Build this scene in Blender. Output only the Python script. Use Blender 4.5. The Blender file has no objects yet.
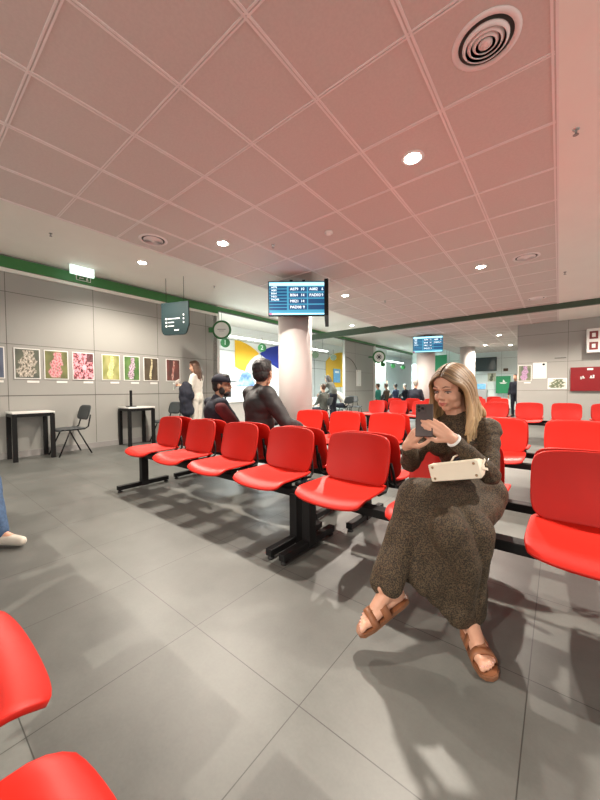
import bpy, bmesh, math, random
from mathutils import Vector, Matrix, noise
random.seed(7)
C = bpy.context.scene.collection
V = Vector
PI = math.pi

# ------------------------------------------------------------ materials
def pmat(name, col, rough=.5, metal=0, noise_amt=0, nscale=20, bump=0, bscale=200, spec=.5, emit=None, estr=1, coat=0, col2=None):
    m = bpy.data.materials.new(name); m.use_nodes = True
    nt = m.node_tree; b = nt.nodes['Principled BSDF']
    b.inputs['Base Color'].default_value = (*col, 1); b.inputs['Roughness'].default_value = rough
    b.inputs['Metallic'].default_value = metal
    b.inputs['Specular IOR Level'].default_value = spec
    if coat: b.inputs['Coat Weight'].default_value = coat
    tc = nt.nodes.new('ShaderNodeTexCoord')
    if noise_amt or col2:
        n = nt.nodes.new('ShaderNodeTexNoise'); n.inputs['Scale'].default_value = nscale; n.inputs['Detail'].default_value = 4
        nt.links.new(tc.outputs['Object'], n.inputs['Vector'])
        r = nt.nodes.new('ShaderNodeValToRGB')
        c2 = col2 or tuple(max(0, c*(1-noise_amt)) for c in col)
        r.color_ramp.elements[0].color = (*c2, 1); r.color_ramp.elements[0].position = .35
        r.color_ramp.elements[1].color = (*col, 1); r.color_ramp.elements[1].position = .65
        nt.links.new(n.outputs['Fac'], r.inputs['Fac']); nt.links.new(r.outputs['Color'], b.inputs['Base Color'])
    if bump:
        n2 = nt.nodes.new('ShaderNodeTexNoise'); n2.inputs['Scale'].default_value = bscale; n2.inputs['Detail'].default_value = 3
        nt.links.new(tc.outputs['Object'], n2.inputs['Vector'])
        bp = nt.nodes.new('ShaderNodeBump'); bp.inputs['Strength'].default_value = bump; bp.inputs['Distance'].default_value = .01
        nt.links.new(n2.outputs['Fac'], bp.inputs['Height']); nt.links.new(bp.outputs['Normal'], b.inputs['Normal'])
    if emit:
        b.inputs['Emission Color'].default_value = (*emit, 1); b.inputs['Emission Strength'].default_value = estr
    return m

M = {}
M['red'] = pmat('red_plastic', (.52, .014, .007), .42, spec=.28, noise_amt=.04, nscale=6, bump=.02, bscale=500)
M['black'] = pmat('black_metal', (.006, .006, .0065), .5, spec=.25, bump=.02, bscale=400)
M['rubber'] = pmat('black_rubber', (.01, .01, .01), .7, bump=.03)
M['wall'] = pmat('wall_panel', (.35, .347, .322), .42, noise_amt=.03, nscale=2)
M['seam'] = pmat('panel_seam', (.10, .095, .085), .6, noise_amt=.1)
M['white'] = pmat('white_paint', (.90, .87, .81), .6, noise_amt=.02, nscale=3)
M['cleanwhite'] = pmat('white_laminate', (.8, .79, .76), .35, noise_amt=.02)
M['tile'] = pmat('ceiling_tile', (.66, .585, .55), .55, noise_amt=.05, nscale=60, bump=.05, bscale=300)
M['rail'] = pmat('ceiling_rail', (.86, .79, .77), .5, noise_amt=.02)
M['green'] = pmat('green_band', (.045, .20, .055), .4, noise_amt=.05)
M['darkgreen'] = pmat('dark_green_beam', (.045, .075, .045), .4, noise_amt=.05)
M['base'] = pmat('baseboard_grey', (.30, .29, .28), .4, noise_amt=.05)
M['pillar'] = pmat('pillar_paint', (.60, .56, .54), .55, noise_amt=.03, nscale=4)
M['officewall'] = pmat('office_wall', (.78, .87, .86), .5, noise_amt=.03)
M['yellow'] = pmat('yellow_mural', (.85, .48, .012), .5, noise_amt=.03)
M['blue'] = pmat('blue_mural', (.012, .03, .30), .5, noise_amt=.05)
M['palemural'] = pmat('pale_blue_mural', (.35, .5, .75), .5, col2=(.06, .15, .42), nscale=4)
M['signgrey'] = pmat('sign_slate', (.012, .024, .026), .6, spec=.15, noise_amt=.05)
M['signgreen'] = pmat('sign_green', (.03, .17, .05), .4, noise_amt=.05)
M['signwhite'] = pmat('sign_white', (.8, .82, .8), .5, noise_amt=.02)
M['darkchair'] = pmat('charcoal_plastic', (.05, .06, .065), .45, bump=.03)
M['hosered'] = pmat('hose_red', (.20, .004, .007), .4, noise_amt=.05)
M['lampglow'] = pmat('lamp_glow', (1, .95, .85), .5, emit=(1, .93, .8), estr=28, noise_amt=.01)
M['tubeglow'] = pmat('tube_glow', (1, 1, 1), .5, emit=(.93, 1, .97), estr=7, noise_amt=.01)
M['exitglow'] = pmat('exit_glow', (.8, .95, .9), .5, emit=(.72, .95, .85), estr=.8, noise_amt=.01)
M['scr_bg'] = pmat('screen_cyan', (.02, .1, .15), .3, emit=(.08, .40, .60), estr=.65, noise_amt=.02)
M['scr_dark'] = pmat('screen_navy', (.01, .03, .08), .3, emit=(.012, .07, .17), estr=.7, noise_amt=.02)
M['scr_pale'] = pmat('screen_pale', (.3, .6, .7), .3, emit=(.45, .85, .95), estr=1.0, noise_amt=.02)
M['scr_text'] = pmat('screen_text', (1, 1, 1), .3, emit=(.85, .97, 1), estr=1.1, noise_amt=.01)
M['scr_red'] = pmat('screen_red', (.6, .02, .08), .3, emit=(.6, .05, .12), estr=1, noise_amt=.02)
M['skin'] = pmat('skin', (.66, .37, .255), .48, col2=(.60, .32, .215), nscale=14, bump=.02, bscale=300)
M['skin_dark'] = pmat('skin_tan', (.36, .19, .12), .5, noise_amt=.12, nscale=12)
M['lip'] = pmat('lip', (.50, .13, .12), .4, noise_amt=.1)
M['eyewhite'] = pmat('eye_white', (.42, .36, .33), .2, noise_amt=.03)
M['iris'] = pmat('iris', (.04, .025, .015), .15, noise_amt=.2)
M['brow'] = pmat('brow', (.13, .075, .045), .8, noise_amt=.2)
M['nail'] = pmat('nail', (.72, .42, .36), .25, noise_amt=.05)
M['sandal'] = pmat('tan_leather', (.27, .105, .045), .5, noise_amt=.15, nscale=30, bump=.08, bscale=300)
M['sole'] = pmat('sandal_sole', (.20, .085, .04), .6, noise_amt=.1)
M['bag'] = pmat('cream_leather', (.80, .74, .60), .45, noise_amt=.03, nscale=25, bump=.06, bscale=350)
M['gold'] = pmat('brass_stud', (.45, .35, .22), .3, metal=1, noise_amt=.1)
M['silver'] = pmat('steel', (.6, .6, .6), .25, metal=1, noise_amt=.05)
M['phone'] = pmat('phone_body', (.07, .055, .055), .25, metal=.3, noise_amt=.05)
M['phone_glass'] = pmat('phone_lens', (.01, .01, .012), .1, noise_amt=.05)
M['navy'] = pmat('navy_cloth', (.010, .012, .024), .85, noise_amt=.2, bump=.15, bscale=90)
M['puffer'] = pmat('charcoal_jacket', (.020, .018, .020), .6, noise_amt=.25, nscale=10, bump=.3, bscale=30)
M['maroon'] = pmat('maroon_cloth', (.10, .012, .016), .8, noise_amt=.2, bump=.1)
M['jeans'] = pmat('denim', (.045, .095, .19), .8, noise_amt=.3, nscale=60, bump=.1)
M['hair_black'] = pmat('black_hair', (.010, .008, .008), .5, noise_amt=.3, nscale=40, bump=.5, bscale=120)
M['hair_brown'] = pmat('brown_hair', (.10, .045, .022), .5, noise_amt=.4, nscale=30, bump=.4, bscale=90)
M['hair_grey'] = pmat('grey_hair', (.35, .32, .28), .6, noise_amt=.3, nscale=30, bump=.3)
M['cream'] = pmat('cream_cloth', (.68, .64, .57), .8, noise_amt=.08, bump=.1, bscale=60)
M['coat'] = pmat('olive_grey_coat', (.11, .115, .10), .8, noise_amt=.2, bump=.1)
M['teal'] = pmat('teal_cloth', (.05, .33, .27), .8, noise_amt=.1)
M['brownc'] = pmat('brown_cloth', (.13, .085, .06), .8, noise_amt=.2)
M['bluec'] = pmat('blue_cloth', (.06, .10, .20), .8, noise_amt=.2)
M['sneaker'] = pmat('sneaker_canvas', (.62, .58, .50), .7, noise_amt=.08, bump=.1)
M['kiosk'] = pmat('kiosk_grey', (.35, .37, .38), .4, noise_amt=.05)
M['bannergreen'] = pmat('banner_green', (.015, .24, .10), .6, noise_amt=.06)
M['cardred'] = pmat('sign_red', (.20, .02, .02), .5, noise_amt=.04)
M['glassgrey'] = pmat('dark_glass', (.04, .06, .065), .15, noise_amt=.05)
M['deskblue'] = pmat('poster_blue', (.15, .42, .72), .5, noise_amt=.3, nscale=12)

def dress_mat():
    m = pmat('leopard_dress', (.03, .022, .014), .8)
    nt = m.node_tree; b = nt.nodes['Principled BSDF']; tc = nt.nodes['Texture Coordinate']
    v = nt.nodes.new('ShaderNodeTexVoronoi'); v.inputs['Scale'].default_value = 210; v.feature = 'F1'
    n = nt.nodes.new('ShaderNodeTexNoise'); n.inputs['Scale'].default_value = 170; n.inputs['Detail'].default_value = 2
    nt.links.new(tc.outputs['Object'], v.inputs['Vector']); nt.links.new(tc.outputs['Object'], n.inputs['Vector'])
    mx = nt.nodes.new('ShaderNodeMath'); mx.operation = 'MULTIPLY'
    nt.links.new(v.outputs['Distance'], mx.inputs[0]); nt.links.new(n.outputs['Fac'], mx.inputs[1])
    r = nt.nodes.new('ShaderNodeValToRGB')
    e = r.color_ramp.elements; e[0].position = .14; e[0].color = (.012, .009, .006, 1); e[1].position = .36; e[1].color = (.095, .064, .034, 1)
    nt.links.new(mx.outputs[0], r.inputs['Fac']); nt.links.new(r.outputs['Color'], b.inputs['Base Color'])
    n2 = nt.nodes.new('ShaderNodeTexNoise'); n2.inputs['Scale'].default_value = 18; n2.inputs['Detail'].default_value = 3
    nt.links.new(tc.outputs['Object'], n2.inputs['Vector'])
    bp = nt.nodes.new('ShaderNodeBump'); bp.inputs['Strength'].default_value = .5; bp.inputs['Distance'].default_value = .02
    nt.links.new(n2.outputs['Fac'], bp.inputs['Height']); nt.links.new(bp.outputs['Normal'], b.inputs['Normal'])
    return m
M['dress'] = dress_mat()

def hair_mat():
    m = pmat('blonde_hair', (.5, .33, .16), .42)
    nt = m.node_tree; b = nt.nodes['Principled BSDF']
    a = nt.nodes.new('ShaderNodeVertexColor'); a.layer_name = 'Col'
    nt.links.new(a.outputs['Color'], b.inputs['Base Color'])
    return m
M['blonde'] = hair_mat()

def print_mat():
    m = pmat('printed_photo', (1, 1, 1), .4)
    nt = m.node_tree; b = nt.nodes['Principled BSDF']
    a = nt.nodes.new('ShaderNodeVertexColor'); a.layer_name = 'Col'
    nt.links.new(a.outputs['Color'], b.inputs['Base Color'])
    return m
M['print'] = print_mat()

def floor_mat():
    m = pmat('floor_tiles', (.25, .25, .24), .36)
    nt = m.node_tree; b = nt.nodes['Principled BSDF']; tc = nt.nodes['Texture Coordinate']; L = nt.links
    mp = nt.nodes.new('ShaderNodeMapping'); L.new(tc.outputs['Object'], mp.inputs['Vector'])
    mp.inputs['Location'].default_value = (1.266/.597, -.821/.597, 0); mp.inputs['Scale'].default_value = (1/.597, 1/.597, 1)
    sp = nt.nodes.new('ShaderNodeSeparateXYZ'); L.new(mp.outputs[0], sp.inputs[0])
    def math_(op, a, bv=None, c=None):
        n = nt.nodes.new('ShaderNodeMath'); n.operation = op
        for i, x in enumerate((a, bv, c)):
            if x is None: continue
            if isinstance(x, (int, float)): n.inputs[i].default_value = x
            else: L.new(x, n.inputs[i])
        return n.outputs[0]
    def edge(s):
        f = math_('FRACT', s); return math_('MINIMUM', f, math_('SUBTRACT', 1.0, f))
    d = math_('MINIMUM', edge(sp.outputs[0]), edge(sp.outputs[1]))
    line = math_('LESS_THAN', d, .0028)
    fx = math_('FLOOR', sp.outputs[0]); fy = math_('FLOOR', sp.outputs[1])
    wn = nt.nodes.new('ShaderNodeTexWhiteNoise'); cb = nt.nodes.new('ShaderNodeCombineXYZ')
    L.new(fx, cb.inputs[0]); L.new(fy, cb.inputs[1]); L.new(cb.outputs[0], wn.inputs['Vector'])
    n1 = nt.nodes.new('ShaderNodeTexNoise'); n1.inputs['Scale'].default_value = 2.6; n1.inputs['Detail'].default_value = 7; n1.inputs['Roughness'].default_value = .62
    L.new(tc.outputs['Object'], n1.inputs['Vector'])
    n2 = nt.nodes.new('ShaderNodeTexNoise'); n2.inputs['Scale'].default_value = 90; n2.inputs['Detail'].default_value = 3
    L.new(tc.outputs['Object'], n2.inputs['Vector'])
    t = math_('ADD', math_('MULTIPLY', n1.outputs['Fac'], .85), math_('MULTIPLY', n2.outputs['Fac'], .15))
    t = math_('ADD', t, math_('MULTIPLY', math_('SUBTRACT', wn.outputs['Value'], .5), .07))
    r = nt.nodes.new('ShaderNodeValToRGB'); L.new(t, r.inputs['Fac'])
    e = r.color_ramp.elements; e[0].position = .30; e[0].color = (.082, .085, .078, 1); e[1].position = .70; e[1].color = (.136, .139, .129, 1)
    mix = nt.nodes.new('ShaderNodeMix'); mix.data_type = 'RGBA'; L.new(line, mix.inputs[0]); L.new(r.outputs['Color'], mix.inputs[6]); mix.inputs[7].default_value = (.03, .03, .027, 1)
    L.new(mix.outputs[2], b.inputs['Base Color'])
    b.inputs['Specular IOR Level'].default_value = .5; rr = math_('ADD', .34, math_('MULTIPLY', n1.outputs['Fac'], .16)); L.new(rr, b.inputs['Roughness'])
    bp = nt.nodes.new('ShaderNodeBump'); bp.inputs['Strength'].default_value = .05; bp.inputs['Distance'].default_value = .003
    L.new(n2.outputs['Fac'], bp.inputs['Height']); L.new(bp.outputs['Normal'], b.inputs['Normal'])
    return m
M['floor'] = floor_mat()

# ------------------------------------------------------------ mesh helpers
class MB:
    def __init__(s): s.bm = bmesh.new(); s.mats = []
    def mi(s, m):
        if m not in s.mats: s.mats.append(m)
        return s.mats.index(m)
    def box(s, c, d, m, rot=None, bev=0):
        mi = s.mi(m); r = bmesh.ops.create_cube(s.bm, size=1)
        vs = r['verts']; mat = Matrix.Translation(V(c)) @ (rot.to_4x4() if rot else Matrix.Identity(4)) @ Matrix.Diagonal((*d, 1))
        bmesh.ops.transform(s.bm, matrix=mat, verts=vs)
        fs = set(f for v in vs for f in v.link_faces)
        if bev:
            es = list(set(e for v in vs for e in v.link_edges))
            rb = bmesh.ops.bevel(s.bm, geom=es, offset=bev, segments=2, affect='EDGES', profile=.5)
            fs = set(f for f in rb['faces']) | set(f for f in fs if f.is_valid)
        for f in fs: f.material_index = mi
        return s
    def poly(s, pts, m, thick=None):
        mi = s.mi(m); vs = [s.bm.verts.new(p) for p in pts]; f = s.bm.faces.new(vs); f.material_index = mi
        if thick:
            r = bmesh.ops.extrude_face_region(s.bm, geom=[f]); nv = [g for g in r['geom'] if isinstance(g, bmesh.types.BMVert)]
            bmesh.ops.translate(s.bm, vec=V(thick), verts=nv)
            for g in r['geom']:
                if isinstance(g, bmesh.types.BMFace): g.material_index = mi
            for v in nv:
                for g in v.link_faces: g.material_index = mi
        return s
    def loft(s, rings, m, cap=True, closed=True):
        mi = s.mi(m); R = [[s.bm.verts.new(p) for p in r] for r in rings]; n = len(R[0])
        for a, b in zip(R, R[1:]):
            for i in range(n if closed else n-1):
                j = (i+1) % n; f = s.bm.faces.new((a[i], a[j], b[j], b[i])); f.material_index = mi; f.smooth = True
        if cap and closed:
            for r in (R[0][::-1], R[-1]):
                f = s.bm.faces.new(r); f.material_index = mi
        return s
    def tube(s, pts, rad, m, n=8, cap=True, flat=1):
        pts = [V(p) for p in pts]; rings = []; up = None
        for i, p in enumerate(pts):
            t = (pts[min(i+1, len(pts)-1)] - pts[max(i-1, 0)]).normalized()
            if up is None: up = t.orthogonal().normalized()
            up = (up - t*up.dot(t)); up = up.normalized() if up.length > 1e-6 else t.orthogonal().normalized()
            sd = t.cross(up); r = rad[i] if isinstance(rad, (list, tuple)) else rad
            rings.append([p + (up*math.cos(a)*flat + sd*math.sin(a))*r for a in [2*PI*k/n for k in range(n)]])
        return s.loft(rings, m, cap)
    def lathe(s, prof, m, o=(0, 0, 0), n=24, axis='Z', rot=None):
        rings = []
        for r, h in prof:
            ring = []
            for k in range(n):
                a = 2*PI*k/n; p = V((r*math.cos(a), r*math.sin(a), h))
                if rot: p = rot @ p
                ring.append(p + V(o))
            rings.append(ring)
        return s.loft(rings, m, cap=True)
    def ell(s, c, r, m=None, rot=None, seg=14):
        mi = s.mi(m) if m else 0
        q = bmesh.ops.create_uvsphere(s.bm, u_segments=seg, v_segments=max(6, seg*2//3), radius=1)
        mat = Matrix.Translation(V(c)) @ (rot.to_4x4() if rot else Matrix.Identity(4)) @ Matrix.Diagonal((*r, 1))
        bmesh.ops.transform(s.bm, matrix=mat, verts=q['verts'])
        for f in set(f for v in q['verts'] for f in v.link_faces): f.material_index = mi; f.smooth = True
        return s
    def caps(s, a, b, ra, rb, m=None, n=12, flat=1, up=None):
        a = V(a); b = V(b); t = (b-a); L = t.length; t = t.normalized() if L > 1e-6 else V((0, 0, 1))
        up = V(up) if up else t.orthogonal(); up = (up - t*up.dot(t)).normalized(); sd = t.cross(up)
        rings = []
        for k in range(5):
            q = PI/2*(k+.35)/5; rings.append((a - t*ra*math.cos(q), ra*math.sin(q)))
        rings.append((a, ra)); rings.append((b, rb))
        for k in range(4, -1, -1):
            q = PI/2*(k+.35)/5; rings.append((b + t*rb*math.cos(q), rb*math.sin(q)))
        R = [[p + (up*math.cos(x)*flat + sd*math.sin(x))*r for x in [2*PI*k/n for k in range(n)]] for p, r in rings]
        return s.loft(R, m or M['skin'])
    def mesh(s, name):
        bmesh.ops.recalc_face_normals(s.bm, faces=s.bm.faces)
        me = bpy.data.meshes.new(name); s.bm.to_mesh(me); s.bm.free()
        for m in s.mats: me.materials.append(m)
        return me
    def build(s, name, parent=None, smooth=None):
        me = s.mesh(name)
        if smooth:
            for p in me.polygons: p.use_smooth = True
        o = bpy.data.objects.new(name, me); C.objects.link(o)
        if parent: o.parent = parent
        return o

def remesh(mb, name, voxel, mat, smooth=3, parent=None, deform=None, matfn=None):
    """union of overlapping shapes as one continuous surface"""
    me = mb.mesh(name); t = bpy.data.objects.new('t', me); C.objects.link(t)
    r = t.modifiers.new('r', 'REMESH'); r.mode = 'VOXEL'; r.voxel_size = voxel; r.use_smooth_shade = True
    if smooth:
        sm = t.modifiers.new('s', 'SMOOTH'); sm.factor = .5; sm.iterations = smooth
    dg = bpy.context.evaluated_depsgraph_get(); dg.update()
    m2 = bpy.data.meshes.new_from_object(t.evaluated_get(dg)); bpy.data.objects.remove(t)
    m2.name = name; m2.materials.clear()
    for m in (mat if isinstance(mat, (list, tuple)) else [mat]): m2.materials.append(m)
    if deform:
        ns = [v.normal.copy() for v in m2.vertices]
        for v, n in zip(m2.vertices, ns): v.co = deform(v.co.copy(), n)
    for p in m2.polygons:
        p.use_smooth = True; p.material_index = matfn(p.center) if matfn else 0
    o = bpy.data.objects.new(name, m2); C.objects.link(o)
    if parent: o.parent = parent
    return o

def tag(o, label, cat, group=None):
    o['label'] = label; o['category'] = cat
    if group: o['group'] = group
    return o
def thing(name, label, cat, loc=(0, 0, 0), rz=0, group=None):
    o = bpy.data.objects.new(name, None); C.objects.link(o); o.location = loc; o.rotation_euler = (0, 0, rz)
    o.empty_display_size = .1
    return tag(o, label, cat, group)
def struct(o): o['kind'] = 'structure'; return o
def dup(root, loc, rz=None, label=None):
    def cp(o, p):
        c = o.copy(); C.objects.link(c)
        if p: c.parent = p
        for ch in list(o.children): cp(ch, c)
        return c
    r = cp(root, None); r.location = loc
    if rz is not None: r.rotation_euler = (0, 0, rz)
    if label: r['label'] = label
    return r
def keep(child, parent):
    child.parent = parent; child.matrix_parent_inverse = Matrix.Translation(parent.location).inverted() if parent.rotation_euler[2] == 0 else (Matrix.Translation(parent.location) @ Matrix.Rotation(parent.rotation_euler[2], 4, 'Z')).inverted()
def textmesh(s, size, mat, name, parent, mtx, align='LEFT', depth=.0):
    cu = bpy.data.curves.new('tx', 'FONT'); cu.body = s; cu.size = size; cu.align_x = align; cu.align_y = 'CENTER'; cu.extrude = depth; cu.resolution_u = 2
    t = bpy.data.objects.new('t', cu); C.objects.link(t); dg = bpy.context.evaluated_depsgraph_get(); dg.update()
    me = bpy.data.meshes.new_from_object(t.evaluated_get(dg)); bpy.data.objects.remove(t); me.materials.clear(); me.materials.append(mat)
    o = bpy.data.objects.new(name, me); C.objects.link(o); o.matrix_local = mtx
    if parent: o.parent = parent
    return o

# ------------------------------------------------------------ camera
def rotm(yaw, pit, roll):
    cy, sy, cp, sp = math.cos(yaw), math.sin(yaw), math.cos(pit), math.sin(pit)
    F = V((-sy*cp, cy*cp, -sp)); R = V((cy, sy, 0)); U = R.cross(F); cr, sr = math.cos(roll), math.sin(roll)
    return R*cr+U*sr, -R*sr+U*cr, F
R_, U_, F_ = rotm(.6736, .0312, -.007)
cam = bpy.data.cameras.new('camera'); co = bpy.data.objects.new('camera', cam); C.objects.link(co)
cam.sensor_fit = 'HORIZONTAL'; cam.sensor_width = 36; cam.lens = 324.4/600*36; cam.clip_start = .05; cam.clip_end = 80
mw = Matrix.Identity(4)
for i in range(3): mw[i][0] = R_[i]; mw[i][1] = U_[i]; mw[i][2] = -F_[i]
mw[2][3] = 1.063
co.matrix_world = mw; bpy.context.scene.camera = co

# ------------------------------------------------------------ room shell
ZC, ZS, XW, YB, YF, XR = 2.93, 3.22, -6.85, -4.5, 19.2, 4.6
GX0, GX1 = -4.243, -.043
struct(MB().box((-3, 12.5, -.05), (16.5, 35, .1), M['floor']).build('floor'))
mb = MB()   # grid ceiling with its rails
mb.box(((GX0+GX1)/2, (YB+YF)/2, ZC+.05), (GX1-GX0, YF-YB, .1), M['tile'])
for i in range(8):
    x = -.043-.6*i
    for d in (-.0105, .0105): mb.box((x+d, (YB+YF)/2, ZC-.002), (.013, YF-YB, .006), M['rail'])
    mb.box((x, (YB+YF)/2, ZC-.0005), (.012, YF-YB, .004), M['tile'])
y = .548-.6*8
while y < YF:
    for d in (-.0085, .0085): mb.box(((GX0+GX1)/2, y+d, ZC-.0018), (GX1-GX0, .010, .0055), M['rail'])
    y += .6
struct(mb.build('ceiling'))
struct(MB().box(((GX0+XW)/2-.05, (YB+YF)/2, ZS+.05), (GX0-XW+.1, YF-YB, .1), M['white']).box((GX0+.02, (YB+YF)/2, (ZC+ZS)/2+.05), (.04, YF-YB, ZS-ZC+.0), M['white']).build('ceiling_side'))
struct(MB().box(((GX1+XR)/2, (YB+YF)/2, ZC+.05), (XR-GX1, YF-YB, .1), M['white']).build('ceiling_right'))

def panel_wall(name, axis, pos, a0, a1, z1, seams, hz, thick=.12, side=1, mat='wall'):
    mb = MB()
    if axis == 'X': mb.box((pos-side*thick/2, (a0+a1)/2, z1/2), (thick, a1-a0, z1), M[mat])
    else: mb.box(((a0+a1)/2, pos+thick/2, z1/2), (a1-a0, thick, z1), M[mat])
    for s_ in seams:
        if a0+.01 < s_ < a1-.01:
            if axis == 'X': mb.box((pos, s_, z1/2), (.003, .007, z1), M['seam'])
            else: mb.box((s_, pos, z1/2), (.007, .003, z1), M['seam'])
    for z in hz:
        if axis == 'X': mb.box((pos, (a0+a1)/2, z), (.003, a1-a0, .007 if z != hz[0] else .014), M['seam'])
        else: mb.box(((a0+a1)/2, pos, z), (a1-a0, .003, .007), M['seam'])
    return struct(mb.build(name))
ys = [1.143+1.24*k for k in range(-5, 14)]
panel_wall('wall_left', 'X', XW, YB, 5.2, ZS, ys, (1.0, 1.83, 2.65))
panel_wall('wall_partition', 'X', XW, 11.55, 14.15, ZS, [12.4], (1.0, 1.81, 2.6))
panel_wall('wall_right', 'Y', 11.6, -.98, XR, ZC, [.18+1.24*k for k in range(0, 4)], (1.0, 1.8, 2.6))
panel_wall('wall_right_return', 'X', -.98, 11.72, YF, ZC, [12.8], (1.0, 1.8, 2.6), side=-1)
panel_wall('wall_far', 'Y', YF, -6.85, -.98, ZS, [-6+1.24*k for k in range(5)], (1.0, 1.8, 2.6), mat='officewall')
# recess behind the counters
struct(MB().box((-9.36, 10.3, 1.7), (.12, 10.4, 3.4), M['signwhite']).build('wall_recess'))
mb = MB()
for z in (2.1, 2.5, 2.9): mb.box((-9.296, 10.3, z), (.006, 10.4, .012), M['seam'])
for k in range(9): mb.box((-9.296, 5.6+1.2*k, 1.5), (.006, .012, 3.0), M['seam'])
struct(mb.build('trim_1'))
struct(MB().box((-8.1, 5.14, 1.7), (2.5, .12, 3.4), M['signwhite']).build('wall_recess_end'))
struct(MB().box((-8.1, 15.6, 1.7), (2.5, .12, 3.4), M['officewall']).build('wall_recess_partition'))
struct(MB().box((-8.15, 16.5, 3.45), (2.6, 23, .1), M['white']).build('ceiling_recess'))
struct(MB().box((-9.36, 21.8, 1.7), (.12, 12.4, 3.4), M['officewall']).build('wall_office'))
struct(MB().box((-8.1, 28, 1.7), (2.5, .12, 3.4), M['officewall']).build('wall_office_end'))
struct(MB().box((XW+.02, 22.5, 1.7), (.06, 6.6, 3.4), M['officewall']).build('wall_office_front'))
# green band, white trim, lintel and transverse beam
struct(MB().box((XW+.03, (YB+5.2)/2, 3.10), (.06, 5.2-YB, .17), M['green']).build('trim_2'))
struct(MB().box((XW+.02, (YB+5.2)/2, 2.985), (.04, 5.2-YB, .055), M['white']).build('trim_3'))
struct(MB().box((XW, (5.2+YF)/2, 3.14), (.14, YF-5.2, .09), M['green']).box((XW-.01, (5.2+YF)/2, 3.2), (.12, YF-5.2, .05), M['white']).build('trim_4'))
struct(MB().box((XW+.02, (5.2+YF)/2, 3.085), (.08, YF-5.2, .02), M['seam']).build('trim_5'))
struct(MB().box(((XW+XR)/2, 9.25, 2.905), (XR-XW, .09, .19), M['darkgreen']).build('trim_6'))
struct(MB().box((XW+.015, (YB+5.2)/2, .05), (.03, 5.2-YB, .1), M['base']).build('baseboard_left'))
struct(MB().box((XW+.015, 12.85, .05), (.03, 2.6, .1), M['base']).build('baseboard_partition'))
struct(MB().box((1.8, 11.585, .05), (5.5, .03, .1), M['base']).build('baseboard_right'))
struct(MB().box((XW-.05, 5.23, 1.6), (.14, .07, 3.1), M['cleanwhite']).build('trim_7'))
struct(MB().box((XW+.0, 14.18, 1.6), (.14, .07, 3.1), M['cleanwhite']).build('trim_8'))
# round arch line inlaid on the partition
mb = MB(); mb.tube([(XW+.006, 11.6+1.15*math.sin(a), 1.25+1.15*math.cos(a)) for a in [PI/2*k/20 for k in range(21)]], .012, M['seam'], 6)
struct(mb.build('trim_9'))

# mural pieces on the recess wall (thin boards)
def wallpoly(name, pts, m, label, cat, x=-9.29, grp=None):
    o = MB().poly([(x, a, z) for a, z in pts], M[m], (.02, 0, 0)).build(name); return tag(o, label, cat, grp)
def arc(c, r, a0, a1, n=10): return [(c[0]+r*math.cos(a0+(a1-a0)*k/n), c[1]+r*math.sin(a0+(a1-a0)*k/n)) for k in range(n+1)]
wallpoly('wall_mural', [(7.84, 2.9), (8.1, 2.89), (8.35, 2.83), (8.6, 2.75), (8.85, 2.63), (9.06, 2.49), (8.8, 2.38), (8.57, 2.2), (8.4, 2.0), (8.31, 1.79), (8.05, 1.84), (7.84, 1.93)], 'yellow', 'yellow curved mural panel on the wall behind the men, left of the blue one', 'mural')
wallpoly('wall_mural', [(9.11, 2.5), (9.35, 2.68), (9.7, 2.82), (10.2, 2.93), (10.6, 2.9), (10.6, 1.7), (10.22, 1.95), (9.85, 2.1), (9.5, 2.3)], 'blue', 'dark blue curved mural panel beside the round pillar', 'mural')
wallpoly('wall_mural', [(8.16, 1.71), (7.9, 1.22), (8.85, 1.22), (8.6, 1.72), (8.38, 1.76)], 'palemural', 'pale blue wedge-shaped mural panel below the yellow panel', 'mural')
wallpoly('wall_mural', [(13.76, 2.5), (14.1, 2.75), (14.5, 2.93), (15.0, 3.05), (15.5, 3.1), (15.5, 1.2), (13.76, 1.2)], 'yellow', 'large yellow mural panel right of the round pillar, behind the standing visitor', 'mural')
tag(MB().box((-9.25, 14.75, 1.8), (.02, .68, .72), M['deskblue']).box((-9.238, 14.75, 2.0), (.006, .4, .12), M['signwhite']).build('wall_poster'), 'blue poster on the yellow mural panel', 'poster')

# ------------------------------------------------------------ pillars
def pillar(x, y, r, label):
    tag(MB().lathe([(r, 0), (r, 3.0)], M['pillar'], (x, y, 0), 40).lathe([(r+.012, 0), (r+.012, .1)], M['base'], (x, y, 0), 40).build('round_pillar', smooth=False), label, 'pillar', None)
PX, PY = -3.66, 4.46
def pillar(x, y, r, label):
    t = thing('round_pillar', label, 'pillar', (x, y, 0))
    MB().lathe([(r, 0), (r, ZC)], M['pillar'], n=44).build('shaft', t)
    MB().lathe([(r+.012, 0), (r+.012, .1), (r+.004, .105)], M['base'], n=44).build('plinth', t)
    return t
pillar(PX, PY, .295, 'wide round plaster pillar carrying the nearest ticket screen')
pillar(-3.72, 11.85, .31, 'round pillar carrying the farther ticket screen, behind the woman with the phone')
t = pillar(-3.25, 16.2, .31, 'far round pillar with a small dark box near its top, right of the woman\'s head')
MB().box((-.1, -.32, 2.05), (.12, .06, .12), M['black'], bev=.01).build('speaker_box', t)

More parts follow.
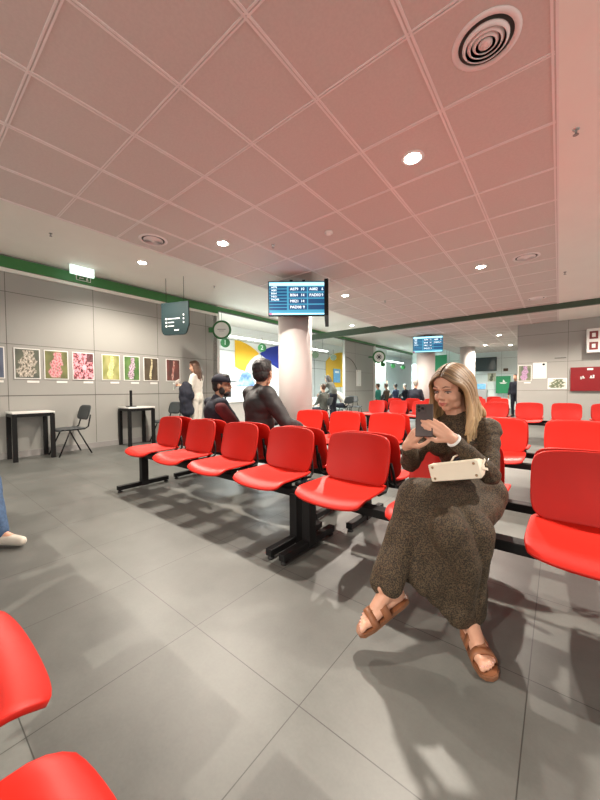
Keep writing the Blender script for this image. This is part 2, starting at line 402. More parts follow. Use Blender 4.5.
# ------------------------------------------------------------ ticket screens
def tv(c, face, W, Hh, label, rows, tilt=.12):
    # face: direction the screen looks (xy)
    f = V((face[0], face[1], 0)).normalized(); r = V((-f.y, f.x, 0))   # r = viewer's right
    ang = math.atan2(r.y, r.x)
    t = thing('ticket_screen', label, 'screen', c, ang)
    # local: x right, -y towards viewer, z up
    MB().box((0, .03, 0), (W, .06, Hh), M['black'], bev=.006).build('housing', t)
    s = MB(); s.box((0, -.002, .0), (W-.03, .003, Hh-.03), M['scr_bg']).build('display', t)
    d = t.children[-1]
    s = MB(); a = W/2-.02; h = Hh/2-.02
    s.box((0, -.0045, h-.03), (2*a, .002, .05), M['scr_pale'])
    cols = [(-a, -a+W*.30), (-a+W*.33, -a+W*.64), (-a+W*.66, a)]
    for k in range(8):
        z = h-.08-k*(2*h-.12)/8
        s.box(((cols[0][0]+cols[0][1])/2, -.0045, z), (cols[0][1]-cols[0][0], .002, (2*h-.12)/8*.72), M['scr_dark'])
    for ci in (1, 2):
        for k in range(4):
            z = h-.10-k*(2*h-.13)/4
            s.box(((cols[ci][0]+cols[ci][1])/2, -.0045, z-.01), (cols[ci][1]-cols[ci][0], .002, (2*h-.13)/4*.8), M['scr_dark'])
    s.box((0, -.0045, -h+.012), (2*a, .002, .022), M['scr_pale']); s.box((-a+.02, -.0055, -h+.012), (.04, .002, .022), M['scr_red'])
    s.build('table_cells', d)
    def tx(x, z, w, size):
        textmesh(w, size, M['scr_text'], 'lettering', d, Matrix.Translation((x, -.0068, z)) @ Matrix.Rotation(PI/2, 4, 'X'))
    for k, w in enumerate(rows[0]): tx(cols[0][0]+.03, h-.08-k*(2*h-.12)/8, w, .042)
    for ci in (1, 2):
        for k, w in enumerate(rows[ci]):
            q = w.split(); tx(cols[ci][0]+.02, h-.11-k*(2*h-.13)/4, q[0], .062); tx(cols[ci][1]-.03-.036*len(q[1]), h-.11-k*(2*h-.13)/4, q[1], .062)
    # second screen on the pillar's right-hand side, back to back in a V
    MB().box((0, .16, Hh/2+.0), (.5, .06, .05), M['black']).box((-.1, .1, Hh/2), (.05, .16, .05), M['black']).box((.1, .1, Hh/2), (.05, .16, .05), M['black']).build('mount_bracket', t)
    return t
rows = (('A076', 'A081', 'B064', 'M021', 'PAD08'), ('A079   10', 'B064   14', 'M021   14', 'PAD08    9'), ('A082   6', 'PAD03   9'))
F0 = V((R_.x, R_.y, 0)).normalized(); F1 = V((F_.x, F_.y, 0)).normalized()
c0 = F1*5.22 + F0*(-.055*5.22/1) ; 
tv((-3.278, 4.061, 2.52), (-F1.x, -F1.y), .935, .55, 'blue lit ticket-number screen high on the nearest round pillar', rows)
t = thing('ticket_screen', 'dark screen seen edge-on, on the right side of the nearest pillar', 'screen', (-3.03, 4.52, 2.47), math.atan2(.84, -.55))
MB().box((0, 0, 0), (.93, .06, .55), M['black'], bev=.006).build('housing', t)
MB().box((0, -.032, 0), (.9, .004, .52), M['glassgrey']).build('display', t)
tv((-3.52, 11.42, 2.59), (.35, -.94), .96, .56, 'smaller-looking ticket-number screen on the farther pillar above the woman', rows)

# ------------------------------------------------------------ benches
def shell(w, d, zf, n=12, corner=.13):
    """rounded-square grid surface; zf(u,v)->offset"""
    pts = []
    for j in range(n+1):
        v = -1+2*j/n
        for i in range(n+1):
            u = -1+2*i/n; k = 1-corner*(abs(u*v))**5
            pts.append((u*k, v*k))
    return pts
def shell_mesh(name, w, pf, thick, n=14, corner=.13):
    bm = bmesh.new(); P = shell(1, 1, None, n, corner); top = [bm.verts.new(pf(u, v)) for u, v in P]
    for j in range(n):
        for i in range(n):
            a = j*(n+1)+i; f = bm.faces.new((top[a], top[a+1], top[a+n+2], top[a+n+1])); f.smooth = True
    bmesh.ops.recalc_face_normals(bm, faces=bm.faces)
    me = bpy.data.meshes.new(name); bm.to_mesh(me); bm.free(); me.materials.append(M['red']); return me
def seat_pf(u, v):    # local: front = -y ; seat centre at x 0 ; v -1 front, +1 rear
    x = u*.238*(1-.03*(v+1)/2); yy = -.205+(v+1)*.208
    z = .435 + .014*u*u - .012*(1-u*u)*(1-v*v)
    fr = max(0, (-v-.55)/.45); z -= .042*fr**2
    if v < 0: yy -= .014*(1-u*u)*(-v)**2     # bowed front edge
    z += .012*max(0, v-.5)
    return (x, 1.745+yy-1.95, z)
def back_pf(u, v):    # v -1 bottom, +1 top
    x = u*(.230+.004*(1-abs(v))); h = (v+1)/2
    z = .455+h*.30 - (.05*(1-u*u) if v < 0 else 0)*(v*v) + .012*(1-u*u)*h
    y = -.012 + .065*h - .038*u*u + .010*math.sin(h*PI)
    return (x, y, z)
SEAT = shell_mesh('seat', 0, seat_pf, .012, 16, .07); BACK = shell_mesh('backrest', 0, back_pf, .012, 16, .10)
def shell_obj(name, me, x, parent, t=.013, off=-1):
    o = bpy.data.objects.new(name, me); C.objects.link(o); o.location = (x, 0, 0); o.parent = parent
    m = o.modifiers.new('s', 'SOLIDIFY'); m.thickness = t; m.offset = off
    m = o.modifiers.new('b', 'BEVEL'); m.width = .004; m.segments = 2; m.limit_method = 'ANGLE'; m.angle_limit = .9
    return o
# frame shared by every seat
def frame_mesh():
    mb = MB()
    for s_ in (-1, 1):
        x = .165*s_
        mb.tube([(x*.8, -.32, .40), (x, -.2, .398), (x, -.04, .40), (x, .0, .425), (x, .022, .47), (x, .032, .56), (x, .04, .62)], [.011]*7, M['black'], 8)
        mb.tube([(x*1.25, -.1, .41), (x*1.25, .0, .405), (x*1.25, .03, .43), (x*1.2, .035, .5), (x*1.1, .036, .56)], [.010]*5, M['black'], 8)
    mb.box((0, -.21, .388), (.36, .05, .02), M['black'])
    return mb.mesh('seat_frame')
FRAME = frame_mesh()
def col_mesh():
    return MB().box((0, -.235, .185), (.065, .075, .33), M['black'], bev=.005).mesh('column')
def foot_mesh():
    return MB().box((0, -.235, .045), (.05, .56, .045), M['black'], bev=.005).mesh('foot')
COL, FOOT = col_mesh(), foot_mesh()
GL = MB().lathe([(.022, 0), (.022, .012), (.009, .014), (.009, .026)], M['rubber'], n=12).mesh('glide')
def bench(x0, n, y, facing, label, legs=None, detail=True, group='rows of red beam seating'):
    """x0: world x of first seat, backs at world y; facing 'near' (-y) or 'far' (+y)"""
    w = (n-1)*.6; cx = x0+w/2
    t = thing('beam_bench', label, 'bench', (cx, y, 0), 0 if facing == 'near' else PI, group)
    MB().box((0, -.21, .35), (w+.52, .075, .05), M['black'], bev=.004).build('beam', t)
    for s_ in (-1, 1):
        lx = s_*(w/2+.14) if legs is None else legs[0 if s_ < 0 else 1]
        if facing == 'far': pass
        c = bpy.data.objects.new('leg', COL); C.objects.link(c); c.parent = t; c.location = (lx, 0, 0)
        f = bpy.data.objects.new('foot', FOOT); C.objects.link(f); f.parent = c
        if detail:
            for yy in (-.49, .02):
                g = bpy.data.objects.new('glide', GL); C.objects.link(g); g.parent = f; g.location = (0, yy, 0)
    for i in range(n):
        x = -w/2+.6*i
        shell_obj('seat', SEAT, x, t, .016); shell_obj('backrest', BACK, x, t, .013)
        f = bpy.data.objects.new('seat_frame', FRAME); C.objects.link(f); f.location = (x, 0, 0); f.parent = t
    return t
X0 = -3.468
bench(X0, 4, 1.95, 'near', 'empty red four-seat bench in front of the two seated men, facing the camera', legs=(-1.03, 1.16))
bench(X0+2.4, 4, 1.95, 'near', 'red bench on which the woman with the phone sits, facing the camera', legs=(-1.13, 1.04))
bench(X0, 4, 2.13, 'far', 'red bench the two men sit on, backed against the empty front bench')
bench(X0+2.4, 4, 2.13, 'far', 'red bench backed against the one the woman sits on, facing away')
bench(X0+.6, 4, 3.80, 'near', 'second-row red bench starting right in front of the nearest pillar, facing the camera')
bench(X0+3.0, 4, 3.80, 'near', 'second-row red bench to the right behind the seated woman, facing the camera')
bench(X0+.6, 4, 3.98, 'far', 'red bench facing away, back to back with the second-row bench by the nearest pillar')
bench(X0+3.0, 4, 3.98, 'far', 'red bench facing away, back to back with the second-row bench right of the woman')
bench(-3.87, 3, 8.2, 'near', 'third-row red bench left of the seated woman, facing the camera')
bench(-1.08, 4, 8.2, 'near', 'third-row red bench in front of the right-hand wall, facing the camera')
bench(-3.87, 3, 8.38, 'far', 'red bench facing away behind the third row, left part')
bench(-1.08, 4, 8.38, 'far', 'red bench facing away behind the third row, right part')
bench(-4.26, 3, 10.4, 'far', 'far red bench left of the second pillar, past the beam', detail=False)
bench(-2.6, 3, 11.4, 'near', 'far red bench just right of the woman\'s hair, past the beam', detail=False)
bench(-3.1, 3, 14.0, 'near', 'farthest red bench, in front of the green banner', detail=False)
bench(-1.068-.6+.02, 3, -.21, 'far', 'closest red bench at the lower left corner, facing the front row')
bench(-1.068-2.4, 3, -.235, 'far', 'red bench at the left edge under the person in jeans')

# ------------------------------------------------------------ tables and loose chairs by the left wall
def side_table(y0, y1, label):
    t = thing('side_table', label, 'table', (-6.58, (y0+y1)/2, 0), 0, 'small tables along the picture wall'); w = y1-y0; d = .46
    MB().box((0, 0, .74), (d, w, .025), M['cleanwhite'], bev=.003).build('tabletop', t)
    for sx in (-1, 1):
        for sy in (-1, 1): MB().box((sx*(d/2-.03), sy*(w/2-.03), .355), (.055, .055, .71), M['black'], bev=.002).build('leg', t)
    MB().box((d/2-.03, 0, .70), (.05, w-.11, .05), M['black']).box((-d/2+.03, 0, .70), (.05, w-.11, .05), M['black']).box((0, w/2-.03, .70), (d-.11, .05, .05), M['black']).box((0, -w/2+.03, .70), (d-.11, .05, .05), M['black']).build('apron', t)
    return t
side_table(1.09, 1.62, 'white-topped black side table at the left edge, bare top')
side_table(2.76, 3.28, 'white-topped black side table holding a black upright stand')
def loose_chair(x, y, rz, label, m='darkchair', group='grey stacking chairs'):
    t = thing('stacking_chair', label, 'chair', (x, y, 0), rz, group)   # faces -y
    def pf(u, v):
        return (u*.21, v*.20+.0, .445-.03*max(0, (-v-.5)/.5)**2-.008*(1-u*u))
    def bf(u, v): h = (v+1)/2; return (u*(.20+.012*math.sin(h*PI)), .215+.07*h-.025*u*u, .57+.25*h)
    for nm, f in (('seat', pf), ('backrest', bf)):
        me = shell_mesh(nm, 0, f, .01, 8); me.materials.clear(); me.materials.append(M[m])
        o = bpy.data.objects.new(nm, me); C.objects.link(o); o.parent = t; md = o.modifiers.new('s', 'SOLIDIFY'); md.thickness = .012
    for sx in (-1, 1):
        MB().tube([(sx*.21, -.24, 0), (sx*.185, -.06, .425)], .0115, M['black'], 8).build('leg', t)
        MB().tube([(sx*.21, .24, 0), (sx*.185, .04, .425)], .0115, M['black'], 8).build('leg', t)
    mb = MB()
    for sx in (-1, 1): mb.tube([(sx*.185, -.19, .425), (sx*.185, .15, .425), (sx*.185, .205, .46), (sx*.17, .24, .60), (sx*.16, .255, .66)], .0115, M['black'], 8)
    mb.tube([(-.185, -.06, .425), (.185, -.06, .425)], .01, M['black'], 8).build('frame', t)
    return t
loose_chair(-6.50, 1.86, .08, 'dark grey stacking chair beside the bare side table at the left')
loose_chair(-6.5, 3.58, .05, 'dark grey stacking chair beside the table with the stand, left of the standing woman')
t = thing('sign_holder', 'black upright stand on the second side table', 'stand', (-6.62, 2.93, .7525))
MB().box((0, 0, .008), (.12, .16, .016), M['black'], bev=.004).build('base', t)
MB().box((0, 0, .17), (.03, .045, .31), M['black'], bev=.008).build('upright', t)

# ------------------------------------------------------------ wall pictures
def picture(y0, y1, z0, z1, kind, label, x=XW, flip=False, capt=True, seedv=1, name='flower_print', wall='L', grp=None, margin=.015):
    rnd = random.Random(seedv)
    w = y1-y0; h = z1-z0; N = 44
    t = thing(name, label, 'picture', (x+.001, (y0+y1)/2, (z0+z1)/2) if wall == 'L' else ((y0+y1)/2, x-.001, (z0+z1)/2), PI/2 if wall == 'L' else 0, grp)
    MB().box((0, -.006, 0), (w, .012, h), M['cleanwhite'], bev=.002).build('mount_board', t)
    bm = bmesh.new(); col = bm.loops.layers.float_color.new('Col'); iw, ih = w/2-margin, h/2-margin; nh = int(N*h/w)
    vs = [[bm.verts.new((-iw+2*iw*i/N, -.0128, -ih+2*ih*j/nh)) for i in range(N+1)] for j in range(nh+1)]
    def cfn(u, v):   # u,v in -1..1
        n1 = noise.noise(V((u*1.5+seedv*7, v*1.5, seedv))); n2 = noise.noise(V((u*6+seedv*3, v*6, seedv))); n3 = noise.noise(V((u*13, v*13, seedv*2)))
        return kind(u, v, n1, n2, n3)
    for j in range(nh):
        for i in range(N):
            f = bm.faces.new((vs[j][i], vs[j][i+1], vs[j+1][i+1], vs[j+1][i]))
            for lp in f.loops:
                p = lp.vert.co; c = cfn(p.x/iw, p.z/ih); lu = sum(c)/3; c = [q*.80+lu*.20+.02 for q in c]; lp[col] = (*[max(0, min(1, q)) for q in c], 1)
    me = bpy.data.meshes.new('print'); bm.to_mesh(me); bm.free(); me.materials.append(M['print'])
    o = bpy.data.objects.new('print', me); C.objects.link(o); o.parent = t
    if capt:
        MB().box((w/2-.10, -.003, -h/2-.045), (.16, .004, .035), M['cleanwhite']).build('caption_card', t)
    return t
def mixc(a, b, t): t = max(0, min(1, t)); return tuple(x*(1-t)+y*t for x, y in zip(a, b))
def spike(bg1, bg2, f1, f2, width, blob=9, dark=.2):
    def k(u, v, n1, n2, n3):
        c = mixc(bg1, bg2, n1*1.2+.5)
        wv = width*(1-.5*max(0, v))*(1+.2*math.sin(v*9)); off = .12*math.sin(v*2.5)
        d = abs(u-off)/wv
        cell = math.sin((u-off)*blob*2.2+math.sin(v*blob)*1.5)*math.sin(v*blob*1.5+math.sin(u*5))+n3*.9+n2*.5
        if d < 1+.35*n2 and -.93 < v < .92: c = mixc(mixc(f1, f2, cell*.6+.5), c, max(0, d-.8)*2) if cell > -.75 else mixc(c, (.05, .05, .03), dark*1.5)
        return c
    return k
def burst(bg, f1, f2):
    def k(u, v, n1, n2, n3):
        a = math.atan2(v+.1, u-.1); r = math.hypot(u-.1, v+.1); p = math.sin(a*9+n2*4+r*2)
        c = mixc(f1, f2, p*.6+.5+n3*.4)
        if p < -.5+.3*n2 or (u > .35 and v > .35): c = mixc(c, bg, .85)
        if r < .22: c = (.9, .5, .6)
        return c
    return k
def sq(a): return tuple(x**2.1 for x in a)
K = [spike(sq((.2, .25, .35)), sq((.35, .4, .5)), sq((.55, .65, .85)), sq((.3, .4, .6)), .5),
     spike(sq((.36, .38, .30)), sq((.28, .30, .26)), sq((.92, .86, .78)), sq((.35, .33, .25)), .72, 6),
     spike(sq((.45, .46, .20)), sq((.35, .36, .15)), sq((.95, .70, .72)), sq((.75, .25, .30)), .55, 9),
     burst(sq((.08, .03, .04)), sq((.85, .16, .26)), sq((1, .62, .68))),
     spike(sq((.50, .53, .16)), sq((.68, .66, .35)), sq((.93, .95, .60)), sq((.75, .80, .35)), .33, 9, .1),
     spike(sq((.22, .42, .12)), sq((.36, .52, .20)), sq((.97, .88, .95)), sq((.42, .10, .35)), .38, 11),
     spike(sq((.33, .27, .17)), sq((.24, .19, .12)), sq((.95, .90, .70)), sq((.65, .60, .35)), .16, 10),
     spike(sq((.42, .16, .10)), sq((.28, .12, .09)), sq((.85, .68, .60)), sq((.62, .28, .24)), .16, 4, .1)]
desc = ['bluish flower print cut by the left edge of the photo', 'print of pale cream orchids on grey-green, above the bare side table',
        'print of a dense pink flower spike on olive, second whole print from the left', 'print of bright crimson and pink petals on black',
        'print of thin yellow-green flowers on lime background', 'print of white and purple speckled flower spike on green',
        'print of a narrow cream flower stem on dark brown', 'print of a slender stem on rust red, beside the standing woman']
for i, (a, b) in enumerate([(.76, 1.11), (1.22, 1.56), (1.61, 1.96), (2.02, 2.37), (2.50, 2.83), (2.90, 3.22), (3.30, 3.62), (3.80, 4.14)]):
    picture(a, b, 1.275, 1.775, K[i], desc[i], seedv=i+1, grp='flower prints along the left wall')
# right-hand wall pictures
picture(-1.0+.04, -.63, 1.27, 1.74, spike(sq((.45, .47, .35)), sq((.3, .35, .25)), sq((.80, .62, .78)), sq((.5, .3, .5)), .5), 'print of lilac flowers on the right-hand wall', x=11.6, wall='R', seedv=11)
picture(-.25, .17, 1.04, 1.34, spike(sq((.85, .83, .76)), sq((.8, .8, .75)), sq((.45, .5, .35)), sq((.3, .35, .25)), .8, 5, 0), 'small landscape print low on the right-hand wall, left of the red cabinet', x=11.6, wall='R', seedv=13, name='landscape_print', capt=False)
t = thing('paper_notice', 'white paper notice with a dark emblem beside the lilac print', 'notice', (-.44, 11.59, 1.57))
MB().box((0, 0, 0), (.32, .006, .46), M['cleanwhite']).build('sheet', t); MB().lathe([(.03, 0), (.03, .004)], M['signgrey'], (.09, -.004, .17), 12, rot=Matrix.Rotation(PI/2, 3, 'X')).build('emblem', t)

# ------------------------------------------------------------ fire hose cabinet and safety sign
t = thing('fire_hose_cabinet', 'red fire cabinet with small white pictograms on the right-hand wall', 'fire cabinet', (.66, 11.594, 1.30))
MB().box((0, -.03, 0), (.84, .06, .64), M['hosered'], bev=.006).build('cabinet_door', t)
mb = MB().box((-.02, -.064, .26), (.12, .006, .05), M['cleanwhite'])
for dx in (-.2, -.16, .0, .05): mb.box((dx-.0, -.064, .05+.02*math.sin(dx*40)), (.03, .006, .07), M['cleanwhite'])
for dx in (-.17, .02): mb.box((dx, -.064, .03), (.09, .006, .025), M['cleanwhite'])
mb.build('pictogram', t)
t = thing('safety_sign', 'white box sign with four red fire pictograms above the red cabinet', 'sign', (.80, 11.45, 2.29))
MB().box((0, 0, 0), (.50, .25, .62), M['cleanwhite'], bev=.006).build('sign_box', t)
for sx in (-1, 1):
    for sz in (-1, 1):
        p = MB().box((sx*.115, -.128, sz*.14), (.17, .006, .20), M['cardred']).build('pictogram', t)
        MB().box((sx*.115, -.133, sz*.14), (.07, .004, .10), M['cleanwhite']).build('symbol', p)
tag(MB().box((.02, 11.585, 1.9), (.25, .01, .02), M['seam']).build('vent_slot'), 'short row of dark vent holes on the right wall above the red cabinet', 'vent')

# ------------------------------------------------------------ hanging and projecting signs on the left
# curved-bottom directory sign, plane roughly facing the camera
t = thing('hanging_directory_sign', 'dark slate hanging sign with rounded bottom and white lettering lines', 'sign', (-5.75, 3.4, 2.42), math.atan2(.62, .78)-.30)
a, b = .31, .33; pts = [(-a, b), (a, b), (a, -.12)]+[(a-.02-.10*(1-math.cos(q)), -.12-.17*math.sin(q)) for q in [PI/2*k/6 for k in range(1, 7)]]
pts += [(-a+.14, -.29)]+[(-a+.10*(1-math.sin(q)), -.16-.13*math.cos(q)) for q in [PI/2*k/5 for k in range(1, 6)]]
mb = MB().poly([(x, -.015, z) for x, z in pts], M['signgrey'], (0, .03, 0)); mb.build('panel', t)
mb = MB()
for k, z in enumerate((.02, -.05, -.12)):
    mb.box((-.19, -.018, z+.0), (.03, .003, .03), M['signwhite']).box((-.02+(.0 if k == 0 else -.06), -.018, z), (.26 if k == 0 else .12, .003, .013), M['signwhite']).box((.2, -.018, z+.06), (.02, .003, .03), M['signwhite'])
mb.box((.04, -.018, -.20), (.10, .003, .02), M['signwhite']); mb.build('lettering_lines', t)
MB().tube([(-.2, 0, .3), (-.2, 0, .80)], .004, M['black'], 6).tube([(.2, 0, .3), (.2, 0, .80)], .004, M['black'], 6).build('hanging_rod', t)
# projecting ring sign
t = thing('projecting_ring_sign', 'round white projecting sign with a thick dark green ring at the wall end', 'sign', (-6.50, 5.08, 2.55), math.atan2(.62, .78))
rx = Matrix.Rotation(PI/2, 3, 'X')
MB().lathe([(.19, -.02), (.19, .02)], M['signwhite'], n=32, rot=rx).build('disc', t)
mb = MB(); rr = []
for k in range(33):
    a = 2*PI*k/32; rr.append((.205*math.cos(a), 0, .205*math.sin(a)))
mb.tube(rr, .03, M['signgreen'], 8).build('ring', t)
MB().box((-.27, 0, .0), (.10, .03, .12), M['signgreen']).build('bracket', t)
MB().box((0, -.024, .01), (.20, .004, .018), M['kiosk']).box((0, -.024, -.03), (.12, .004, .012), M['kiosk']).build('lettering_lines', t)
# counter number discs
for i, (yy, n_) in enumerate(((5.5, '1'), (6.86, '2'), (9.55, '4'), (10.75, '5'))):
    t = thing('counter_number_sign', 'green round counter sign reading %s, hung over the counters' % n_ if i < 2 else ('dark green round counter sign just right of the nearest pillar' if i == 2 else 'dark green round counter sign in front of the large yellow mural'), 'sign', (-6.9, yy, 2.32), math.atan2(.62, .78), 'counter number discs')
    MB().lathe([(.125, -.012), (.125, .012)], M['signgreen' if i < 2 else 'darkgreen'], n=28, rot=rx).build('disc', t)
    if i < 2: textmesh(n_, .19, M['signwhite'], 'numeral', t, Matrix.Translation((0, -.0135, 0)) @ Matrix.Rotation(PI/2, 4, 'X'), 'CENTER')
    MB().tube([(0, 0, .12), (0, 0, .30)], .006, M['black'], 6).build('rod', t)
# far clock-like ring sign
t = thing('round_ring_sign', 'round sign with green ring and dark star emblem at the far office opening', 'sign', (-6.2, 13.35, 2.48), math.atan2(.62, .78))
MB().lathe([(.23, -.02), (.23, .02)], M['signwhite'], n=28, rot=rx).build('disc', t)
mb = MB(); mb.tube([(.25*math.cos(2*PI*k/28), 0, .25*math.sin(2*PI*k/28)) for k in range(29)], .04, M['signgreen'], 8).build('ring', t)
mb = MB()
for k in range(4): mb.box((0, -.024, 0), (.26, .004, .03), M['signgrey'], Matrix.Rotation(PI/4*k, 3, 'Y'))
mb.build('emblem', t)
MB().box((-.36, 0, 0), (.2, .03, .06), M['signgreen']).build('bracket', t)
for k, (x_, yy) in enumerate(((-6.9, 15.3), (-6.9, 16.6), (-6.9, 18.0))):
    tag(MB().lathe([(.12, -.012), (.12, .012)], M['signgreen'], (x_, yy, 2.3), 20, rot=Matrix.Rotation(math.atan2(.62, .78), 3, 'Z') @ rx).build('counter_number_sign'), 'small dark round counter sign over the far office, %s' % ('nearest of three', 'middle of three', 'farthest of three')[k], 'sign', 'far counter discs')
# suspended linear lights over the counters
def linear(x, y0, y1, z, label):
    t = thing('linear_light', label, 'light', (x, (y0+y1)/2, z))
    MB().box((0, 0, .03), (.09, y1-y0, .03), M['cleanwhite']).build('channel', t)
    MB().box((0, 0, 0), (.075, y1-y0, .03), M['tubeglow']).build('diffuser', t)
    MB().tube([(0, -(y1-y0)/2+.3, .04), (0, -(y1-y0)/2+.3, 3.4-z)], .004, M['black'], 6).tube([(0, (y1-y0)/2-.3, .04), (0, (y1-y0)/2-.3, 3.4-z)], .004, M['black'], 6).build('suspension_cable', t)
    for k in range(2):
        l = bpy.data.lights.new('tube_lamp', 'AREA'); l.shape = 'RECTANGLE'; l.size = .08; l.size_y = (y1-y0)/2-.1; l.energy = 130; l.color = (.9, 1, .98)
        o = bpy.data.objects.new('tube_lamp', l); C.objects.link(o); o.location = (x, y0+(y1-y0)*(.25+.5*k), z-.03)
linear(-7.3, 5.4, 10.9, 2.6, 'long white linear light over the counters, passing behind the nearest pillar')
linear(-7.3, 15.0, 19.0, 2.6, 'long linear light over the far office counters')
# exit light
t = thing('exit_light', 'glowing box light with a green running-man exit sign under it', 'exit sign', (-6.48, 2.10, 3.14), PI/2)
MB().box((0, 0, .0), (.36, .05, .15), M['exitglow'], bev=.004).build('diffuser', t)
p = MB().box((.01, -.02, -.13), (.22, .012, .08), M['signwhite']).build('sign_plate', t)
MB().box((.01, -.027, -.13), (.20, .003, .066), M['signgreen']).build('green_field', p)
MB().box((-.02, -.030, -.13), (.06, .003, .012), M['signwhite']).box((-.045, -.030, -.13), (.02, .003, .03), M['signwhite'], Matrix.Rotation(PI/4, 3, 'Y')).box((.06, -.030, -.125), (.018, .003, .035), M['signwhite'], Matrix.Rotation(.4, 3, 'Y')).box((.065, -.030, -.145), (.035, .003, .01), M['signwhite'], Matrix.Rotation(-.5, 3, 'Y')).lathe([(.008, -.001), (.008, .001)], M['signwhite'], (.07, -.031, -.102), 10, rot=rx).build('pictogram', p)
MB().box((0, .0, .078), (.42, .06, .012), M['cleanwhite']).build('mounting_plate', t)
t = thing('ceiling_box_light', 'white glowing box light hanging at the meeting of the green beams', 'exit sign', (-6.5, 8.4, 3.10), PI/2)
MB().box((0, 0, 0), (.5, .05, .2), M['exitglow'], bev=.004).build('diffuser', t); MB().box((0, 0, .108), (.5, .06, .016), M['cleanwhite']).build('mounting_plate', t)

# ------------------------------------------------------------ ceiling fittings
LM = None
def downlight(x, y, z, label, e=1.0):
    t = thing('ceiling_downlight', label, 'light', (x, y, z), 0, 'recessed ceiling downlights')
    MB().lathe([(.062, -.001), (.064, -.007), (.085, -.005), (.09, 0)], M['cleanwhite'], n=24).build('trim_ring', t)
    MB().lathe([(.06, -.0085), (.02, -.0105)], M['lampglow'], n=20).build('diffuser', t)
    l = bpy.data.lights.new('lamp', 'SPOT'); l.energy = 240*e; l.color = (1, .90, .78); l.spot_size = math.radians(150); l.spot_blend = .6; l.shadow_soft_size = .035
    o = bpy.data.objects.new('lamp', l); C.objects.link(o); o.location = (x, y, z-.03)
    return t
downlight(-.95, 2.67, ZC, 'brightest nearest downlight in the tiled ceiling, upper right of the picture')
downlight(-3.36, 2.66, ZC, 'downlight in the tiles between the left round vent and the nearest screen')
downlight(-5.5, 2.67, ZS, 'downlight in the smooth strip beside the left wall')
downlight(-.96, 5.67, ZC, 'downlight above the woman, left of the far round vent')
downlight(-3.34, 5.65, ZC, 'downlight just right of the nearest ticket screen')
downlight(-1.0, 9.68, ZC, 'downlight just beyond the dark beam, at the right')
downlight(-3.36, 9.69, ZC, 'downlight just beyond the dark beam, left of the far ticket screen')
downlight(-5.47, 9.68, ZS, 'downlight in the smooth strip beyond the dark beam, near the green lintel')
downlight(-1.66, 13.25, ZC, 'far downlight above the green banner, the larger of two', .8)
downlight(-1.66, 16.6, ZC, 'far downlight near the end wall, right one', .8)
downlight(-2.5, 15.9, ZC, 'far downlight near the end wall, by the far pillar', .8)
for x in (-.95, -3.35):
    downlight(x, -2.75, ZC, 'downlight overhead, outside the top of the picture, %s' % ('right one' if x > -2 else 'left one'), 2.0)
downlight(1.45, 2.67, ZC, 'downlight in the smooth ceiling outside the right edge of the picture')
downlight(1.45, 5.67, ZC, 'second downlight outside the right edge of the picture', .8)
downlight(1.0, 9.9, ZC, 'third downlight outside the right edge, near the right-hand wall', .8)
def vent(x, y, z, r, label):
    t = thing('round_air_vent', label, 'vent', (x, y, z), 0, 'round ceiling vents')
    MB().lathe([(r, 0), (r, -.004), (r*.86, -.012), (r*.80, -.004), (r*.80, 0)], M['rail'], n=40).build('outer_ring', t)
    MB().lathe([(r*.80, -.0012), (.002, -.0014)], M['seam'], n=32).build('dark_throat', t)
    for k, q in enumerate((.68, .53, .38)):
        MB().lathe([(r*q, -.004), (r*q, -.010), (r*(q-.08), -.022), (r*(q-.095), -.022), (r*(q-.02), -.004)], M['rail'], n=36).build('louvre_ring', t)
    MB().lathe([(r*.2, -.006), (r*.2, -.018), (.003, -.019)], M['rail'], n=24).build('centre_disc', t)
vent(-.335, 2.04, ZC, .165, 'large round louvred vent at the top right, the nearest one')
vent(-3.95, 2.06, ZC, .165, 'round louvred vent at the left edge of the tiled ceiling')
vent(-.39, 5.67, ZC, .165, 'round louvred vent near the right edge of the tiles, middle distance')
vent(-.39, 8.4, ZC, .165, 'round louvred vent just before the dark beam, right side')
t = thing('smoke_detector', 'white smoke detector on the tiled ceiling above the nearest screen', 'detector', (-2.16, 3.27, ZC))
MB().lathe([(.05, 0), (.05, -.015), (.035, -.03), (.012, -.04)], M['cleanwhite'], n=24).build('housing', t)
MB().lathe([(.036, -.022), (.038, -.028)], M['seam'], n=20).build('slot_ring', t)
for i, (x, y, z, lb) in enumerate(((.07, 3.13, ZC, 'small sprinkler head on the smooth ceiling at the right, nearer one'), (.05, 6.8, ZC, 'small sprinkler head on the smooth ceiling at the right, farther one'), (-2.9, 3.1, ZC, 'small dark sprinkler head on the tiles above the nearest screen'), (-2.9, 6.54, ZC, 'small dark sprinkler head on the tiles right of the nearest screen'), (-5.45, 1.40, ZS, 'small sprinkler head on the smooth strip above the exit light'), (-5.6, 4.2, ZS, 'small sprinkler head on the smooth strip beyond the hanging sign'))):
    t = thing('sprinkler_head', lb, 'sprinkler', (x, y, z), 0, 'ceiling sprinklers')
    MB().lathe([(.022, 0), (.02, -.004), (.006, -.006)], M['silver'], n=14).build('escutcheon', t)
    MB().lathe([(.006, -.004), (.006, -.035), (.018, -.037), (.018, -.04)], M['base'], n=12).build('nozzle', t)

